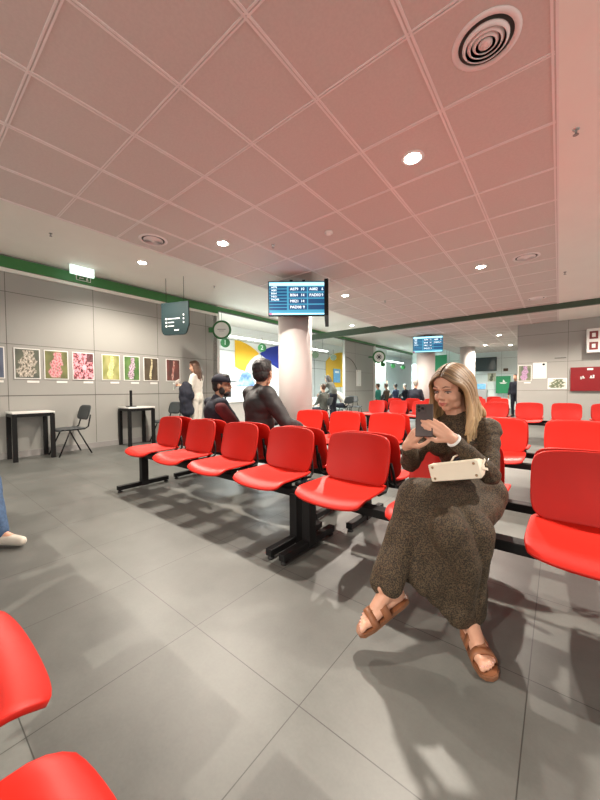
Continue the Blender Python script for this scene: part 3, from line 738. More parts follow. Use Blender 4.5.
# ------------------------------------------------------------ counters in the recess
def counter(y0, y1, label):
    t = thing('service_counter', label, 'counter', (-7.35, (y0+y1)/2, 0), 0, 'service counters'); w = y1-y0
    MB().box((0, 0, .735), (.75, w, .03), M['cleanwhite'], bev=.004).build('countertop', t)
    MB().box((.30, 0, .36), (.03, w-.1, .72), M['cleanwhite']).build('front_panel', t)
    for s_ in (-1, 1): MB().box((0, s_*(w/2-.03), .36), (.6, .03, .72), M['cleanwhite']).build('side_panel', t)
counter(5.6, 6.7, 'white counter under sign 1 behind the seated men'); counter(7.0, 8.1, 'white counter under sign 2 behind the man in the grey jacket')
counter(8.5, 9.6, 'white counter just right of the nearest pillar'); counter(9.9, 11.0, 'white counter in front of the yellow mural')
def monitor(x, y, z, rz, label):
    t = thing('computer_monitor', label, 'monitor', (x, y, z), rz, 'counter monitors')
    MB().box((0, 0, .27), (.50, .03, .31), M['black'], bev=.004).build('display', t); MB().box((0, .02, .08), (.05, .03, .16), M['black']).build('neck', t); MB().box((0, .02, .006), (.2, .16, .012), M['black']).build('base', t)
monitor(-7.4, 5.9, .75, 1.9, 'black monitor on the counter under sign 1'); monitor(-7.4, 7.35, .75, 1.9, 'black monitor on the counter under sign 2'); monitor(-7.4, 9.0, .75, 2.0, 'black monitor on the counter right of the pillar')
for k, (yy, z, lb) in enumerate(((5.9, 1.25, 'white notice sheet on the recess wall, lower one'), (5.95, 1.75, 'white notice sheet on the recess wall, upper one'))):
    tag(MB().box((-9.28, 6.55+.75*k, z+.35), (.01, .42, .55), M['cleanwhite']).build('paper_notice'), lb, 'notice')
tag(MB().box((XW+.008, 12.69, 1.56), (.012, .42, .70), M['cleanwhite']).box((XW+.016, 12.69, 1.56), (.003, .3, .55), M['signwhite']).build('paper_notice'), 'tall white notice board on the grey partition wall beside the yellow mural', 'notice')

# ------------------------------------------------------------ far end
t = thing('roll_up_banner', 'green roll-up banner with white emblem at the far wall', 'banner', (-2.17, 18.9, 0))
MB().box((0, 0, 1.25), (.62, .02, .86), M['bannergreen']).box((0, 0, .05), (.66, .12, .07), M['silver']).box((0, .03, .5), (.02, .02, .9), M['silver']).build('banner_panel', t)
MB().poly([(-.16, -.012, 1.36), (.18, -.012, 1.36), (.10, -.012, 1.30), (-.10, -.012, 1.30)], M['signwhite'], (0, -.003, 0)).poly([(-.02, -.012, 1.38), (.0, -.012, 1.52), (.10, -.012, 1.38)], M['signwhite'], (0, -.003, 0)).build('emblem', t)
t = thing('wall_screen', 'switched-off dark wall screen by the far pillar', 'screen', (-3.0, 18.9, 2.30)); MB().box((0, 0, 0), (1.1, .1, .7), M['glassgrey'], bev=.02).build('housing', t)
MB().box((0, .15, 0), (.1, .25, .1), M['black']).build('wall_mount', t)
t = thing('self_service_kiosk', 'grey self-service kiosk with a blue screen at the far wall', 'kiosk', (-3.0, 18.2, 0))
MB().box((0, 0, .5), (.5, .4, 1.0), M['kiosk'], bev=.02).build('cabinet', t); MB().box((0, -.1, 1.15), (.5, .1, .42), M['kiosk'], Matrix.Rotation(-.2, 3, 'X'), bev=.02).build('head', t)
MB().box((0, -.165, 1.17), (.4, .02, .26), M['deskblue'], Matrix.Rotation(-.2, 3, 'X')).build('display', t)
picture(-3.9, -3.55, 1.35, 1.8, spike(sq((.8, .8, .75)), sq((.7, .7, .6)), sq((.15, .15, .12)), sq((.3, .3, .2)), .5), 'small pale flower print at the far wall, partly hidden by the far pillar', x=YF, wall='R', seedv=21, capt=False)
picture(-2.8-.1, -2.42-.1, 1.42, 1.86, spike(sq((.75, .78, .65)), sq((.7, .7, .6)), sq((.1, .12, .1)), sq((.4, .45, .3)), .4), 'small dark flower print at the far wall left of the green banner', x=YF, wall='R', seedv=22, capt=False)
tag(MB().box((-2.1, YF-.01, 2.0), (.2, .02, .14), M['brownc']).build('wall_plaque'), 'small brown plaque on the far wall above the green banner', 'plaque')
tag(MB().box((-3.45, 11.4, 2.2), (.01, .01, .01), M['black']).build('screw_cap'), 'tiny screw cap under the farther screen', 'fastener') if False else None
t = thing('hanging_banner', 'tall green hanging banner with a round emblem beside the second pillar', 'banner', (-5.1, 18.6, 0)) 
MB().box((0, 0, 1.95), (.75, .02, 1.9), M['bannergreen']).build('cloth', t); MB().lathe([(.22, -.004), (.22, .004)], M['yellow' if False else 'teal'], (0, -.016, 1.75), 20, rot=rx).build('emblem', t)
MB().tube([(-.36, 0, 2.9), (-.36, 0, 3.22)], .005, M['black'], 6).tube([(.36, 0, 2.9), (.36, 0, 3.22)], .005, M['black'], 6).build('cord', t)

#PEOPLE_START#
# ------------------------------------------------------------ people
def basis(f, u):
    f = V(f).normalized(); u = V(u); u = (u - f*u.dot(f)).normalized(); r = f.cross(u)
    return Matrix((r, f, u)).transposed()
def head_shapes(mb, c, B, s=1, female=True, ears=True):
    c = V(c); P = lambda x, y, z: c + B @ V((x*s, y*s, z*s)); E_ = lambda p, r: mb.ell(P(*p), tuple(q*s for q in r), M['skin'], B, 20)
    E_((0, -.012, .035), (.072, .090, .083)); E_((0, .020, -.022), (.057, .064, .078)); E_((0, .052, -.078), (.024 if female else .03, .024, .022))
    E_((0, .03, .045), (.060, .055, .055))
    for q in (-1, 1):
        E_((q*.034, .050, -.026), (.022, .026, .026)); E_((q*.030, .020, -.065), (.026, .035, .026))
        if ears: E_((q*.074, -.006, -.005), (.008, .017, .030))
        mb.caps(P(q*.012, .084, .028), P(q*.042, .072, .026), .009*s, .007*s)
        E_((q*.009, .094, -.022), (.008, .009, .007))
    mb.caps(P(0, .080, .018), P(0, .100, -.016), .008*s, .0105*s)
    mb.caps(P(-.016, .083, -.046), P(.016, .083, -.046), .0065*s, .0065*s); mb.caps(P(-.013, .082, -.055), P(.013, .082, -.055), .007*s, .007*s)
def face_parts(c, B, root, s=1, closed=False, brow='brow', lips=True):
    c = V(c); P = lambda x, y, z: c + B @ V((x*s, y*s, z*s))
    for q in (-1, 1):
        e = MB().ell(P(q*.030, .0715, .006), (.0135*s, .0115*s, (.0052 if closed else .007)*s), M['eyewhite'], B, 16).build('eye', root)
        MB().ell(P(q*.030+(-.001), .0805, .004 if closed else .006), (.0055*s, .003*s, (.0046 if closed else .0055)*s), M['iris'], B, 12).build('iris', e)
        MB().tube([P(q*.014, .0805, .007), P(q*.023, .0850, .0135), P(q*.034, .0835, .0135), P(q*.046, .0735, .006)], [.0012*s, .0018*s, .002*s, .0012*s], M['iris'], 6).build('eyelash', root)
        MB().tube([P(q*.012, .0905, .030), P(q*.026, .0885, .036), P(q*.045, .0745, .031)], [.0028*s, .0032*s, .0015*s], M[brow], 6, flat=.6).build('eyebrow', root)
    if lips:
        mb = MB(); mb.tube([P(-.022, .083, -.050), P(-.010, .0895, -.046), P(0, .0905, -.0475), P(.010, .0895, -.046), P(.022, .083, -.050)], [.0015*s, .0035*s, .003*s, .0035*s, .0015*s], M['lip'], 8)
        mb.tube([P(-.020, .083, -.052), P(0, .0895, -.0565), P(.020, .083, -.052)], [.0015*s, .0045*s, .0015*s], M['lip'], 8); mb.build('lips', root)
def hand_shapes(mb, w, d, n, s=1, curl=(.35, .45, .35), thumb=1, spread=.10, grip=None):
    """w wrist, d hand direction, n where the palm faces; thumb=+1 puts the thumb on side d x n"""
    w = V(w); d = V(d).normalized(); n = V(n); n = (n - d*n.dot(d)).normalized(); sd = d.cross(n)*thumb
    mb.caps(w-d*.02*s, w+d*.02*s, .024*s, .024*s, flat=.8, up=n)
    for k, off in enumerate((.027, .010, -.008, -.024)):
        kn = w + d*(.086-.004*abs(k-1))*s + sd*off*s
        mb.caps(w + d*.012*s + sd*off*.6*s, kn, .0145*s, .0108*s)
        L = (.040, .045, .041, .031)[k]*s; p = kn; dd = (d + sd*spread*(1.2-k*.8)*.5).normalized(); r = (.0092, .0094, .009, .0078)[k]*s
        for j, (fl, cu) in enumerate(zip((1, .62, .52), curl if not grip else grip[k])):
            ax_ = dd.cross(n).normalized() if dd.cross(n).length > 1e-4 else sd
            dd = (Matrix.Rotation(cu, 3, d.cross(n).normalized()) @ dd).normalized(); q = p + dd*L*fl
            mb.caps(p, q, r, r*.9, n=10); p = q; r *= .9
    a = w + d*.022*s + sd*.020*s; b = a + (d*.62+sd*.62+n*.25).normalized()*.042*s; c = b + (d*.86+sd*.22+n*.35).normalized()*.032*s; e = c + (d*.92+n*.35).normalized()*.026*s
    mb.caps(a, b, .0155*s, .0118*s); mb.caps(b, c, .0112*s, .010*s); mb.caps(c, e, .010*s, .0085*s)

def torso_shapes(mb, J, g=1, m=None, fem=False):
    """garment-like torso between neck and pelvis"""
    ax_ = (J['shR']-J['shL']).normalized(); up = (J['neck']-J['chest']).normalized(); f = up.cross(ax_)
    Bm = Matrix((ax_, f, up)).transposed(); w = (J['shR']-J['shL']).length/2
    mb.ell(J['chest'], (w*.98*g, .118*g, .17), m, Bm, 20)
    mb.ell((J['chest']+J['belly'])/2, (w*.88*g, .112*g, .15), m, Bm, 20)
    mb.ell(J['belly'], (w*(.80 if fem else .90)*g, .112*g, .16), m, Bm, 20)
    mb.ell(J['pelvis'], (w*(1.0 if fem else .97)*g, .128*g, .13), m, Bm, 20)
    mb.caps(J['shL'], J['shR'], .062*g, .062*g, m); mb.caps(J['neck']-up*.05, (J['shL']+J['neck'])/2+up*-.02, .055*g, .055*g, m); mb.caps(J['neck']-up*.05, (J['shR']+J['neck'])/2+up*-.02, .055*g, .055*g, m)

LOCAL_SIT = dict(pelvis=(0, 0, .53), belly=(0, -.01, .68), chest=(0, -.02, .86), neck=(0, -.01, 1.03), head=(0, .03, 1.215), shL=(-.175, -.02, .97), shR=(.175, -.02, .97), elL=(-.23, .05, .73), elR=(.23, .05, .73), wrL=(-.13, .27, .66), wrR=(.13, .27, .66), hipL=(-.09, .02, .51), hipR=(.09, .02, .51), knL=(-.12, .43, .50), knR=(.12, .43, .50), anL=(-.12, .41, .085), anR=(.12, .41, .085), toL=(-.13, .56, .03), toR=(.13, .56, .03))
LOCAL_STAND = dict(pelvis=(0, 0, .95), belly=(0, .0, 1.08), chest=(0, .0, 1.24), neck=(0, -.01, 1.40), head=(0, .025, 1.56), shL=(-.16, -.01, 1.34), shR=(.16, -.01, 1.34), elL=(-.22, -.02, 1.07), elR=(.22, -.02, 1.07), wrL=(-.21, .10, .86), wrR=(.21, .10, .86), hipL=(-.085, 0, .90), hipR=(.085, 0, .90), knL=(-.095, .02, .49), knR=(.095, .02, .49), anL=(-.095, -.02, .085), anR=(.095, -.02, .085), toL=(-.11, .13, .03), toR=(.11, .13, .03))
def person(label, base, pos, face, top='navy', trousers='navy', hair='hair_black', hairstyle='short', skin='skin', shoes='black', s=1, voxel=.012, hf=None, over={}, detail=False, fem=False, z=0, group=None, topname='jacket', torso=1.0, ears=True, hsc=1.0):
    f = V((*face, 0)).normalized(); r = V((f.y, -f.x, 0)); o3 = V((*pos, z))
    L = dict(base); L.update(over)
    J = {k: o3 + (r*v[0]+f*v[1])*s + V((0, 0, v[2]*s)) for k, v in L.items()}
    hfw = V(hf) if hf else f; B = basis(hfw, (0, 0, 1))
    mb = MB(); hs = 1.02*s*hsc
    head_shapes(mb, J['head'], B, hs, fem, ears)
    mb.caps(J['neck']-V((0, 0, .05)), J['head']+B @ V((0, -.02, -.05)), .055*s, .052*s)
    mb.caps(J['pelvis'], J['chest'], .09*s, .09*s); mb.caps(J['shL'], J['shR'], .04*s, .04*s)
    for q in 'LR':
        mb.caps(J['sh'+q], J['el'+q], .036*s, .032*s); mb.caps(J['el'+q], J['wr'+q], .032*s, .024*s)
        mb.caps(J['hip'+q], J['kn'+q], .06*s, .045*s); mb.caps(J['kn'+q], J['an'+q], .042*s, .03*s); mb.caps(J['an'+q], J['to'+q], .03*s, .022*s)
        mb.caps(J['pelvis'], J['hip'+q], .07*s, .07*s)
        d = (J['wr'+q]-J['el'+q]).normalized()
        hand_shapes(mb, J['wr'+q]+d*.01, d, V((0, 0, -1)) if abs(d.z) < .8 else -r*(1 if q == 'R' else -1), s, thumb=(-1 if q == 'R' else 1))
    root = remesh(mb, 'person', min(voxel, .006) if detail else voxel*.8, M[skin], 2 if detail else 1)
    tag(root, label, 'person', group)
    face_parts(J['head'], B, root, hs, brow='brow', lips=fem) if voxel < .02 else None
    # top
    t = MB(); torso_shapes(t, J, torso)
    for q in 'LR':
        t.caps(J['sh'+q], J['el'+q], .066*s*torso, .053*s*torso); t.caps(J['el'+q], J['wr'+q]-(J['wr'+q]-J['el'+q]).normalized()*.02, .053*s*torso, .042*s)
    t.caps(J['neck']-V((0, 0, .06)), J['neck']+V((0, 0, .0)), .07*s, .066*s)
    remesh(t, topname, voxel, M[top], 10, root, deform=lambda p, n: p + n*.008*noise.noise(p*14))
    t = MB(); t.ell(J['pelvis']-V((0, 0, .03)), (.16*s, .13*s, .12*s), None, basis(f, (0, 0, 1)), 16)
    for q in 'LR':
        t.caps(J['pelvis'], J['hip'+q], .10*s, .10*s); t.caps(J['hip'+q], J['kn'+q], .092*s, .066*s); t.caps(J['kn'+q], J['an'+q]+V((0, 0, .0)), .066*s, .052*s)
    remesh(t, 'trousers', voxel, M[trousers], 2, root, deform=lambda p, n: p + n*.006*noise.noise(p*16))
    for q in 'LR':
        d = (J['to'+q]-J['an'+q]); d.z = 0; d.normalize(); a = V((J['an'+q].x, J['an'+q].y, J['to'+q].z+.022))
        t = MB(); t.caps(a-d*.05, a+d*.03, .038*s, .040*s); t.caps(a+d*.02, V((J['to'+q].x, J['to'+q].y, J['to'+q].z+.008)), .042*s, .032*s); t.caps(a, J['an'+q]+V((0, 0, .02)), .036*s, .04*s)
        zf = J['to'+q].z-.03
        sh = remesh(t, 'shoe', min(voxel, .008), M[shoes], 2, root, deform=lambda p, n: V((p.x, p.y, max(p.z, zf+.004))))
    P = lambda x, y, zz: J['head'] + B @ V((x*hs, y*hs, zz*hs))
    t = MB()
    if hairstyle in ('short', 'cap', 'long', 'bun'):
        t.ell(P(0, -.022, .042), (.080*hs, .090*hs, .086*hs), None, B, 18); t.ell(P(0, -.045, -.005), (.070*hs, .058*hs, .07*hs), None, B, 18)
        t.ell(P(0, .03, .095), (.058*hs, .05*hs, .03*hs), None, B, 14)
    if hairstyle == 'long':
        for k in range(13):
            a = PI*(.0+k/12); x, y = .082*math.cos(a), -.02-.075*math.sin(a); rnd = random.Random(k)
            t.caps(P(x, y, .02), P(x*1.15, y*1.1-.01, -.12), .022*hs, .024*hs); t.caps(P(x*1.15, y*1.1-.01, -.12), P(x*1.2+rnd.uniform(-.02, .02), y*.9-.01, -.25-rnd.uniform(0, .05)), .024*hs, .012*hs)
    if hairstyle == 'bun': t.ell(P(0, -.11, .08), (.035*hs, .035*hs, .035*hs))
    if hairstyle:
        h = remesh(t, 'hair', min(voxel, .007), M[hair], 1, root, deform=lambda p, n: p + n*.004*noise.noise(p*60))
    return root, J, B, hs

# seated man in a cap
F0v = V((.7817, .6236, 0)); F1v = V((-.6236, .7817, 0))
rt, J, B, hs = person('bearded man in a black cap and navy jacket, seated with his head turned right', LOCAL_SIT, (-3.20, 2.42), (.25, 1), 'navy', 'navy', skin='skin_dark', s=.99, z=-.05, detail=True, voxel=.011, hf=(.86, .48, -.02), torso=1.15, hsc=1.14, over=dict(elL=(-.25, .06, .72), elR=(.25, .12, .72), head=(.01, .06, 1.18), neck=(0, -.01, 1.02)))
P = lambda x, y, z: J['head'] + B @ V((x*hs, y*hs, z*hs))
t = MB(); rings = []
for k in range(9):
    a = PI/2*k/8; rings.append([P(.087*math.cos(a)*math.cos(q), -.012+.102*math.cos(a)*math.sin(q), .050+.082*math.sin(a)+ (0 if k else -.012)) for q in [2*PI*i/24 for i in range(24)]])
cap = t.loft(rings, M['navy']).build('cap', rt)
t = MB(); t.poly([P(.075*math.cos(q), .07+.095*math.sin(q), .052-.012*math.cos(q)**2) for q in [PI*i/12 for i in range(13)]], M['navy'], tuple(B @ V((0, 0, .006)))).build('cap_peak', cap)
t = MB(); t.ell(P(0, .048, -.078), (.038*hs, .038*hs, .036*hs), None, B); [t.ell(P(q*.045, .018, -.05), (.02*hs, .034*hs, .045*hs), None, B) for q in (-1, 1)]
remesh(t, 'beard', .006, M['hair_black'], 1, rt)
t = MB(); t.caps(J['shR']+V((.02, -.02, -.05)), J['elR'], .077, .062); remesh(t, 'sleeve_lining', .01, M['maroon'], 2, rt)
# seated man in grey jacket
rt, J, B, hs = person('bareheaded dark-haired man in a charcoal padded jacket, seen from behind on the bench', LOCAL_SIT, (-2.49, 2.44), (.30, 1), 'puffer', 'navy', skin='skin_dark', s=1.09, z=-.03, detail=True, voxel=.011, hf=(-.28, .95, -.03), torso=1.24, hsc=1.16, over=dict(elL=(-.28, .04, .72), elR=(.31, .10, .70), wrR=(.2, .34, .64), head=(0, .035, 1.165), neck=(0, -.01, 1.02)))
# standing woman by the pictures
rt, J, B, hs = person('standing woman with long brown hair and a cream top, reading beside the prints', LOCAL_STAND, (-5.78, 3.86), (-.80, -.45), 'cream', 'cream', 'hair_brown', 'long', fem=True, s=1.0, z=0, detail=True, voxel=.012, hf=(-.80, -.55, -.18), topname='top', ears=False, shoes='sneaker',
    over=dict(elL=(-.22, .04, 1.08), wrL=(-.08, .28, 1.16), elR=(.22, .04, 1.08), wrR=(.05, .30, 1.17), head=(0, .04, 1.545)))
t = MB(); t.caps(J['elL']+V((.0, -.06, .06)), J['elL']+V((.04, -.05, -.1)), .10, .12); t.caps(J['elL']+V((-.02, -.10, .0)), J['elL']+V((.02, -.06, -.42)), .11, .13)
c = remesh(t, 'draped_coat', .014, M['navy'], 3, None, deform=lambda p, n: p + n*.02*noise.noise(p*9)); tag(c, 'dark navy coat draped over the standing woman\'s forearm', 'coat')
h1 = (J['wrL']+J['wrR'])/2 + V((-.11, -.08, .03))
tag(MB().box(h1, (.006, .15, .21), M['cleanwhite'], Matrix.Rotation(.5, 3, 'Y') @ Matrix.Rotation(.6, 3, 'Z')).build('leaflet'), 'small white leaflet in the standing woman\'s hands', 'leaflet')
# visitors and staff around the counters
person('visitor with long dark hair in an olive grey coat standing before the yellow mural', LOCAL_STAND, (-5.92, 9.20), (-.9, .1), 'coat', 'navy', 'hair_black', 'long', fem=True, s=.98, voxel=.02, hf=(-.9, .1, -.3), over=dict(chest=(0, .10, 1.22), neck=(0, .18, 1.34), head=(0, .25, 1.46), shL=(-.16, .15, 1.29), shR=(.16, .15, 1.29), elL=(-.2, .3, 1.06), elR=(.2, .3, 1.06), wrL=(-.15, .5, .95), wrR=(.15, .5, .95)), topname='coat')
person('seated visitor in a white top bending forward beside the one in the olive coat', LOCAL_SIT, (-6.0, 10.05), (-.8, -.3), 'cream', 'navy', 'hair_black', 'short', s=1, voxel=.02, hf=(-.8, -.2, -.6), over=dict(chest=(0, .14, .82), neck=(0, .26, .95), head=(0, .36, 1.02), shL=(-.17, .22, .9), shR=(.17, .22, .9), elL=(-.2, .35, .7), elR=(.2, .35, .7), wrL=(-.1, .5, .6), wrR=(.1, .5, .6)), topname='top')
person('seated visitor in dark grey in front of the counter right of the nearest pillar', LOCAL_SIT, (-5.8, 8.45), (-.9, .2), 'coat', 'navy', 'hair_brown', 'short', s=.97, voxel=.02, z=-.05, topname='coat')
person('counter clerk with reddish hair behind the counter right of the nearest pillar', LOCAL_SIT, (-7.95, 10.05), (.9, -.3), 'navy', 'navy', 'hair_brown', 'long', fem=True, voxel=.02, s=1, topname='top')
person('counter clerk with raised hand behind the counter left of the nearest pillar', LOCAL_SIT, (-7.95, 8.15), (.9, -.3), 'navy', 'navy', 'hair_brown', 'short', voxel=.02, over=dict(wrR=(.12, .2, 1.12), elR=(.23, .12, .85)), topname='top')
for x_, y_, rz_, lb in ((-5.97, 10.05, -1.9, 'black chair under the bending visitor in white'), (-5.8, 8.45, -1.35, 'black chair under the seated visitor in dark grey'), (-6.05, 10.95, .9, 'empty black chair at the grey partition wall'), (-7.95, 10.05, 1.3, 'black chair of the reddish-haired clerk'), (-7.95, 8.15, 1.3, 'black chair of the clerk left of the pillar')):
    loose_chair(x_, y_, rz_+PI if False else rz_, lb, 'darkchair', 'chairs at the counters')
person('grey-haired person in black seated with their back to us, left of the woman\'s phone', LOCAL_SIT, (-3.66, 10.62), (.1, 1), 'navy', 'navy', 'hair_grey', 'short', s=1.02, voxel=.018, topname='jumper', torso=1.08)
for i, (x_, y_, tp, hr, lb) in enumerate(((-6.75, 14.45, 'teal', 'hair_brown', 'seated person in teal at the far office opening, leftmost of the group'), (-6.55, 14.95, 'brownc', 'hair_brown', 'seated person in brown at the far office opening, second from left'), (-6.50, 15.98, 'bluec', 'hair_black', 'seated person in blue-grey at the far office opening'), (-6.3, 16.75, 'navy', 'hair_grey', 'seated person in navy at the far office opening, rightmost of the group'))):
    person(lb, LOCAL_SIT, (x_, y_), (-.9, .1*i), tp, 'navy', hr, 'short', s=1, voxel=.022, topname='top')
    loose_chair(x_, y_, -1.5, 'black chair under the ' + lb.split(' at ')[0].replace('seated ', ''), 'darkchair', 'chairs at the far office')
for x_, y_, tp, lb in ((-8.1, 16.6, 'teal', 'clerk in teal inside the far office, nearer one'), (-8.1, 18.4, 'cream', 'clerk in white inside the far office, farther one')):
    person(lb, LOCAL_STAND, (x_, y_), (.9, -.2), tp, 'navy', 'hair_brown', 'short', s=.95, voxel=.022, topname='top')
person('dark figure standing at the corner of the right-hand wall beside the green banner', LOCAL_STAND, (-1.25, 14.3), (-.3, -1), 'navy', 'navy', 'hair_black', 'short', s=.94, voxel=.02)
# person at the left edge, mostly out of the picture
person('person in blue jeans and pale sneakers at the left edge, only foot and shin showing', LOCAL_SIT, (-3.35, 0), (0, 1), 'bluec', 'jeans', 'hair_brown', 'short', shoes='sneaker', detail=True, voxel=.011, over=dict(knL=(-.10, .38, .50), anL=(-.14, .22, .085), toL=(-.15, .36, .03), knR=(.02, .42, .50), anR=(.345, .43, .09), toR=(.475, .52, .03)))

# ------------------------------------------------------------ the woman with the phone
W = dict(head=V((-.410, 1.675, 1.060)), neck=V((-.385, 1.725, .915)), chest=V((-.375, 1.745, .80)), belly=V((-.36, 1.78, .67)), pelvis=V((-.355, 1.77, .555)),
  shL=V((-.255, 1.715, .868)), shR=V((-.525, 1.765, .865)), elL=V((-.228, 1.575, .70)), wrL=V((-.345, 1.445, .855)), elR=V((-.565, 1.57, .70)), wrR=V((-.525, 1.43, .815)),
  hipL=V((-.27, 1.76, .555)), hipR=V((-.43, 1.76, .53)), knL=V((-.475, 1.385, .605)), anL=V((-.548, 1.245, .235)), knR=V((-.345, 1.36, .50)), anR=V((-.272, 1.475, .095)))
WB = basis((-.24, -.93, -.25), (.03, .10, 1)); HS = .95
mb = MB(); head_shapes(mb, W['head'], WB, HS, True, False)
mb.caps(W['neck']-V((0, 0, .06)), W['head']+WB @ V((0, -.025, -.05)), .050, .046)
mb.caps(W['pelvis'], W['chest'], .08, .08); mb.caps(W['shL'], W['shR'], .045, .045); mb.caps(W['neck']-V((0, 0, .05)), W['chest'], .07, .07)
for q in 'LR':
    mb.caps(W['sh'+q], W['el'+q], .034, .030); mb.caps(W['el'+q], W['wr'+q], .030, .0225); mb.caps(W['hip'+q], W['kn'+q], .055, .036); mb.caps(W['kn'+q]+V((.015, .02, -.03)), W['an'+q], .034, .029); mb.caps(W['pelvis'], W['hip'+q], .07, .07)
ph = V((-.446, 1.405, .930))            # phone centre
pu = V((-.10, .35, .93)).normalized(); pn = V((.18, -.93, .35)); pn = (pn - pu*pn.dot(pu)).normalized(); pr_ = pu.cross(pn)   # up, back-face normal, side
hand_shapes(mb, W['wrL'], (ph+pu*.004+pn*.028-W['wrL']), -pn*.9+V((-.2, 0, 0)), .90, curl=(.25, .45, .35), spread=.03, thumb=-1 if False else 1)
hand_shapes(mb, W['wrR'], (ph-pu*.022+pn*.024-W['wrR']), -pn+V((.5, 0, 0)), .90, curl=(.35, .5, .4), spread=.03, thumb=-1)
# feet
def foot_shapes(mb, an, B, side):
    P = lambda x, y, z: V(an) + B @ V((x*side, y, z))
    mb.caps(P(0, 0, .02), P(0, -.02, -.03), .033, .030); mb.ell(P(0, -.035, -.048), (.028, .032, .028), M['skin'], B)
    mb.caps(P(0, 0, -.01), P(-.002, .075, -.043), .034, .027, flat=.9); mb.caps(P(-.012, .05, -.048), P(-.022, .115, -.060), .024, .0185); mb.caps(P(.012, .04, -.052), P(.024, .10, -.062), .022, .016); mb.caps(P(0, -.03, -.055), P(0, .08, -.060), .022, .020)
    mb.caps(P(-.024, .115, -.062), P(.026, .098, -.064), .0165, .0145)
    for k, (x, y0, y1, r) in enumerate(((-.027, .125, .160, .0125), (-.009, .125, .157, .0095), (.006, .120, .148, .0088), (.019, .113, .138, .0082), (.031, .103, .124, .0078))):
        mb.caps(P(x, y0, -.062), P(x, (y0+y1)/2, -.058), r, r*.95); mb.caps(P(x, (y0+y1)/2, -.058), P(x, y1, -.065), r*.95, r*.9)
fL = basis((-.56, -.70, -.44), (-.30, -.36, .88)); fR = basis((.55, -.83, 0), (0, 0, 1))
foot_shapes(mb, W['anL'], fL, 1); foot_shapes(mb, W['anR'], fR, -1)
woman = remesh(mb, 'person', .0042, M['skin'], 2)
tag(woman, 'woman with long blonde hair in a long dark leopard dress, seated cross-legged with a phone', 'person')
face_parts(W['head'], WB, woman, HS, closed=True)
for nm, an, B, side in (('L', W['anL'], fL, 1), ('R', W['anR'], fR, -1)):
    P = lambda x, y, z: V(an) + B @ V((x*side, y, z))
    out = [(-.040, .165), (-.025, .182), (0, .184), (.022, .172), (.038, .148), (.043, .115), (.040, .07), (.034, .02), (.032, -.03), (.022, -.062), (0, -.074), (-.022, -.062), (-.032, -.03), (-.034, .02), (-.040, .07), (-.045, .12)]
    t = MB(); t.poly([P(x, y, -.092) for x, y in out], M['sole'], tuple(B @ V((0, 0, .013)))); so = t.build('sandal', woman)
    t = MB(); t.poly([P(x*.93, y*.96, -.0795) for x, y in out], M['sandal'], tuple(B @ V((0, 0, .003)))); t.build('insole', so)
    def band(y0, y1, xs, zs, t, ang=(0, PI)):
        R = []
        for k in range(15):
            a = ang[0]+(ang[1]-ang[0])*k/14; x = xs*math.cos(a); z = -.082+zs*math.sin(a)**.8
            R.append([P(x, y0, z), P(x, y1, z+(-.012 if zs > .04 else -.004)*math.sin(a)), P(x*1.05, y1, z+.004-.008*math.sin(a)), P(x*1.05, y0, z+.004)])
        t.loft(R, M['sandal'])
    t = MB(); band(.030, .062, .041, .066, t); band(.092, .120, .044, .050, t); band(.055, .098, .038, .059, t, (PI*.36, PI*.64)); t.build('strap', so)
    t = MB()
    for x, y, r in ((-.027, .160, .0075), (-.009, .157, .005), (.006, .149, .0045), (.019, .139, .004), (.031, .126, .004)): t.ell(P(x, y, -.056), (r, r, .003), M['nail'], B, 8)
    t.build('toenail', woman)

# dress bodice and sleeves
t = MB(); torso_shapes(t, W, .93, None, True)
ax_ = (W['shR']-W['shL']).normalized(); fw = V((-.30, -.95, 0)).normalized()
for q in (-1, 1): t.ell(W['chest']+ax_*(.062*q)+fw*.075+V((0, 0, -.01)), (.062, .058, .062), None, basis(fw, (0, 0, 1)))
for q in 'LR':
    t.caps(W['sh'+q], W['el'+q], .050, .042); d = (W['wr'+q]-W['el'+q]).normalized(); t.caps(W['el'+q], W['wr'+q]-d*.035, .046, .033)
    t.caps(W['sh'+q]+V((0, 0, -.0)), W['neck']-V((0, 0, .04)), .048, .042)
def wrink(p, n):
    return p + n*(.007*noise.noise(V((p.x*9, p.y*9, p.z*26))) + .004*noise.noise(p*40))
dress = remesh(t, 'dress', .007, M['dress'], 3, woman, deform=wrink)
# skirt: thighs, lap, cloth hanging over both shins
t = MB(); t.ell(W['pelvis'], (.165, .125, .11), None, basis(fw, (0, 0, 1)), 20)
t.caps(W['hipL'], W['knL']+V((0, 0, .0)), .092, .074); t.caps(W['hipR'], W['knR'], .095, .075)
t.caps(V((-.27, 1.74, .53)), V((-.31, 1.50, .50)), .095, .085); t.caps(W['hipL'], W['hipR'], .10, .10)
def prof(pts):
    for (a, ra), (b, rb) in zip(pts, pts[1:]): t.caps(a, b, ra, rb, n=16)
prof([(W['knL'], .074), (V((-.492, 1.355, .50)), .070), (V((-.516, 1.31, .38)), .064), (V((-.538, 1.265, .30)), .062), (V((-.545, 1.252, .262)), .060)])
prof([(V((-.44, 1.37, .52)), .075), (V((-.45, 1.36, .38)), .070), (V((-.462, 1.345, .295)), .062)])
prof([(V((-.38, 1.38, .50)), .085), (V((-.38, 1.39, .36)), .085), (V((-.39, 1.385, .26)), .07), (V((-.385, 1.39, .22)), .06)])
prof([(V((-.345, 1.40, .36)), .075), (V((-.350, 1.41, .26)), .07), (V((-.345, 1.42, .185)), .062)])
prof([(V((-.42, 1.36, .33)), .06), (V((-.43, 1.355, .27)), .055)])
prof([(W['knR'], .083), (V((-.31, 1.42, .36)), .078), (V((-.31, 1.44, .24)), .074), (V((-.305, 1.445, .15)), .066)])
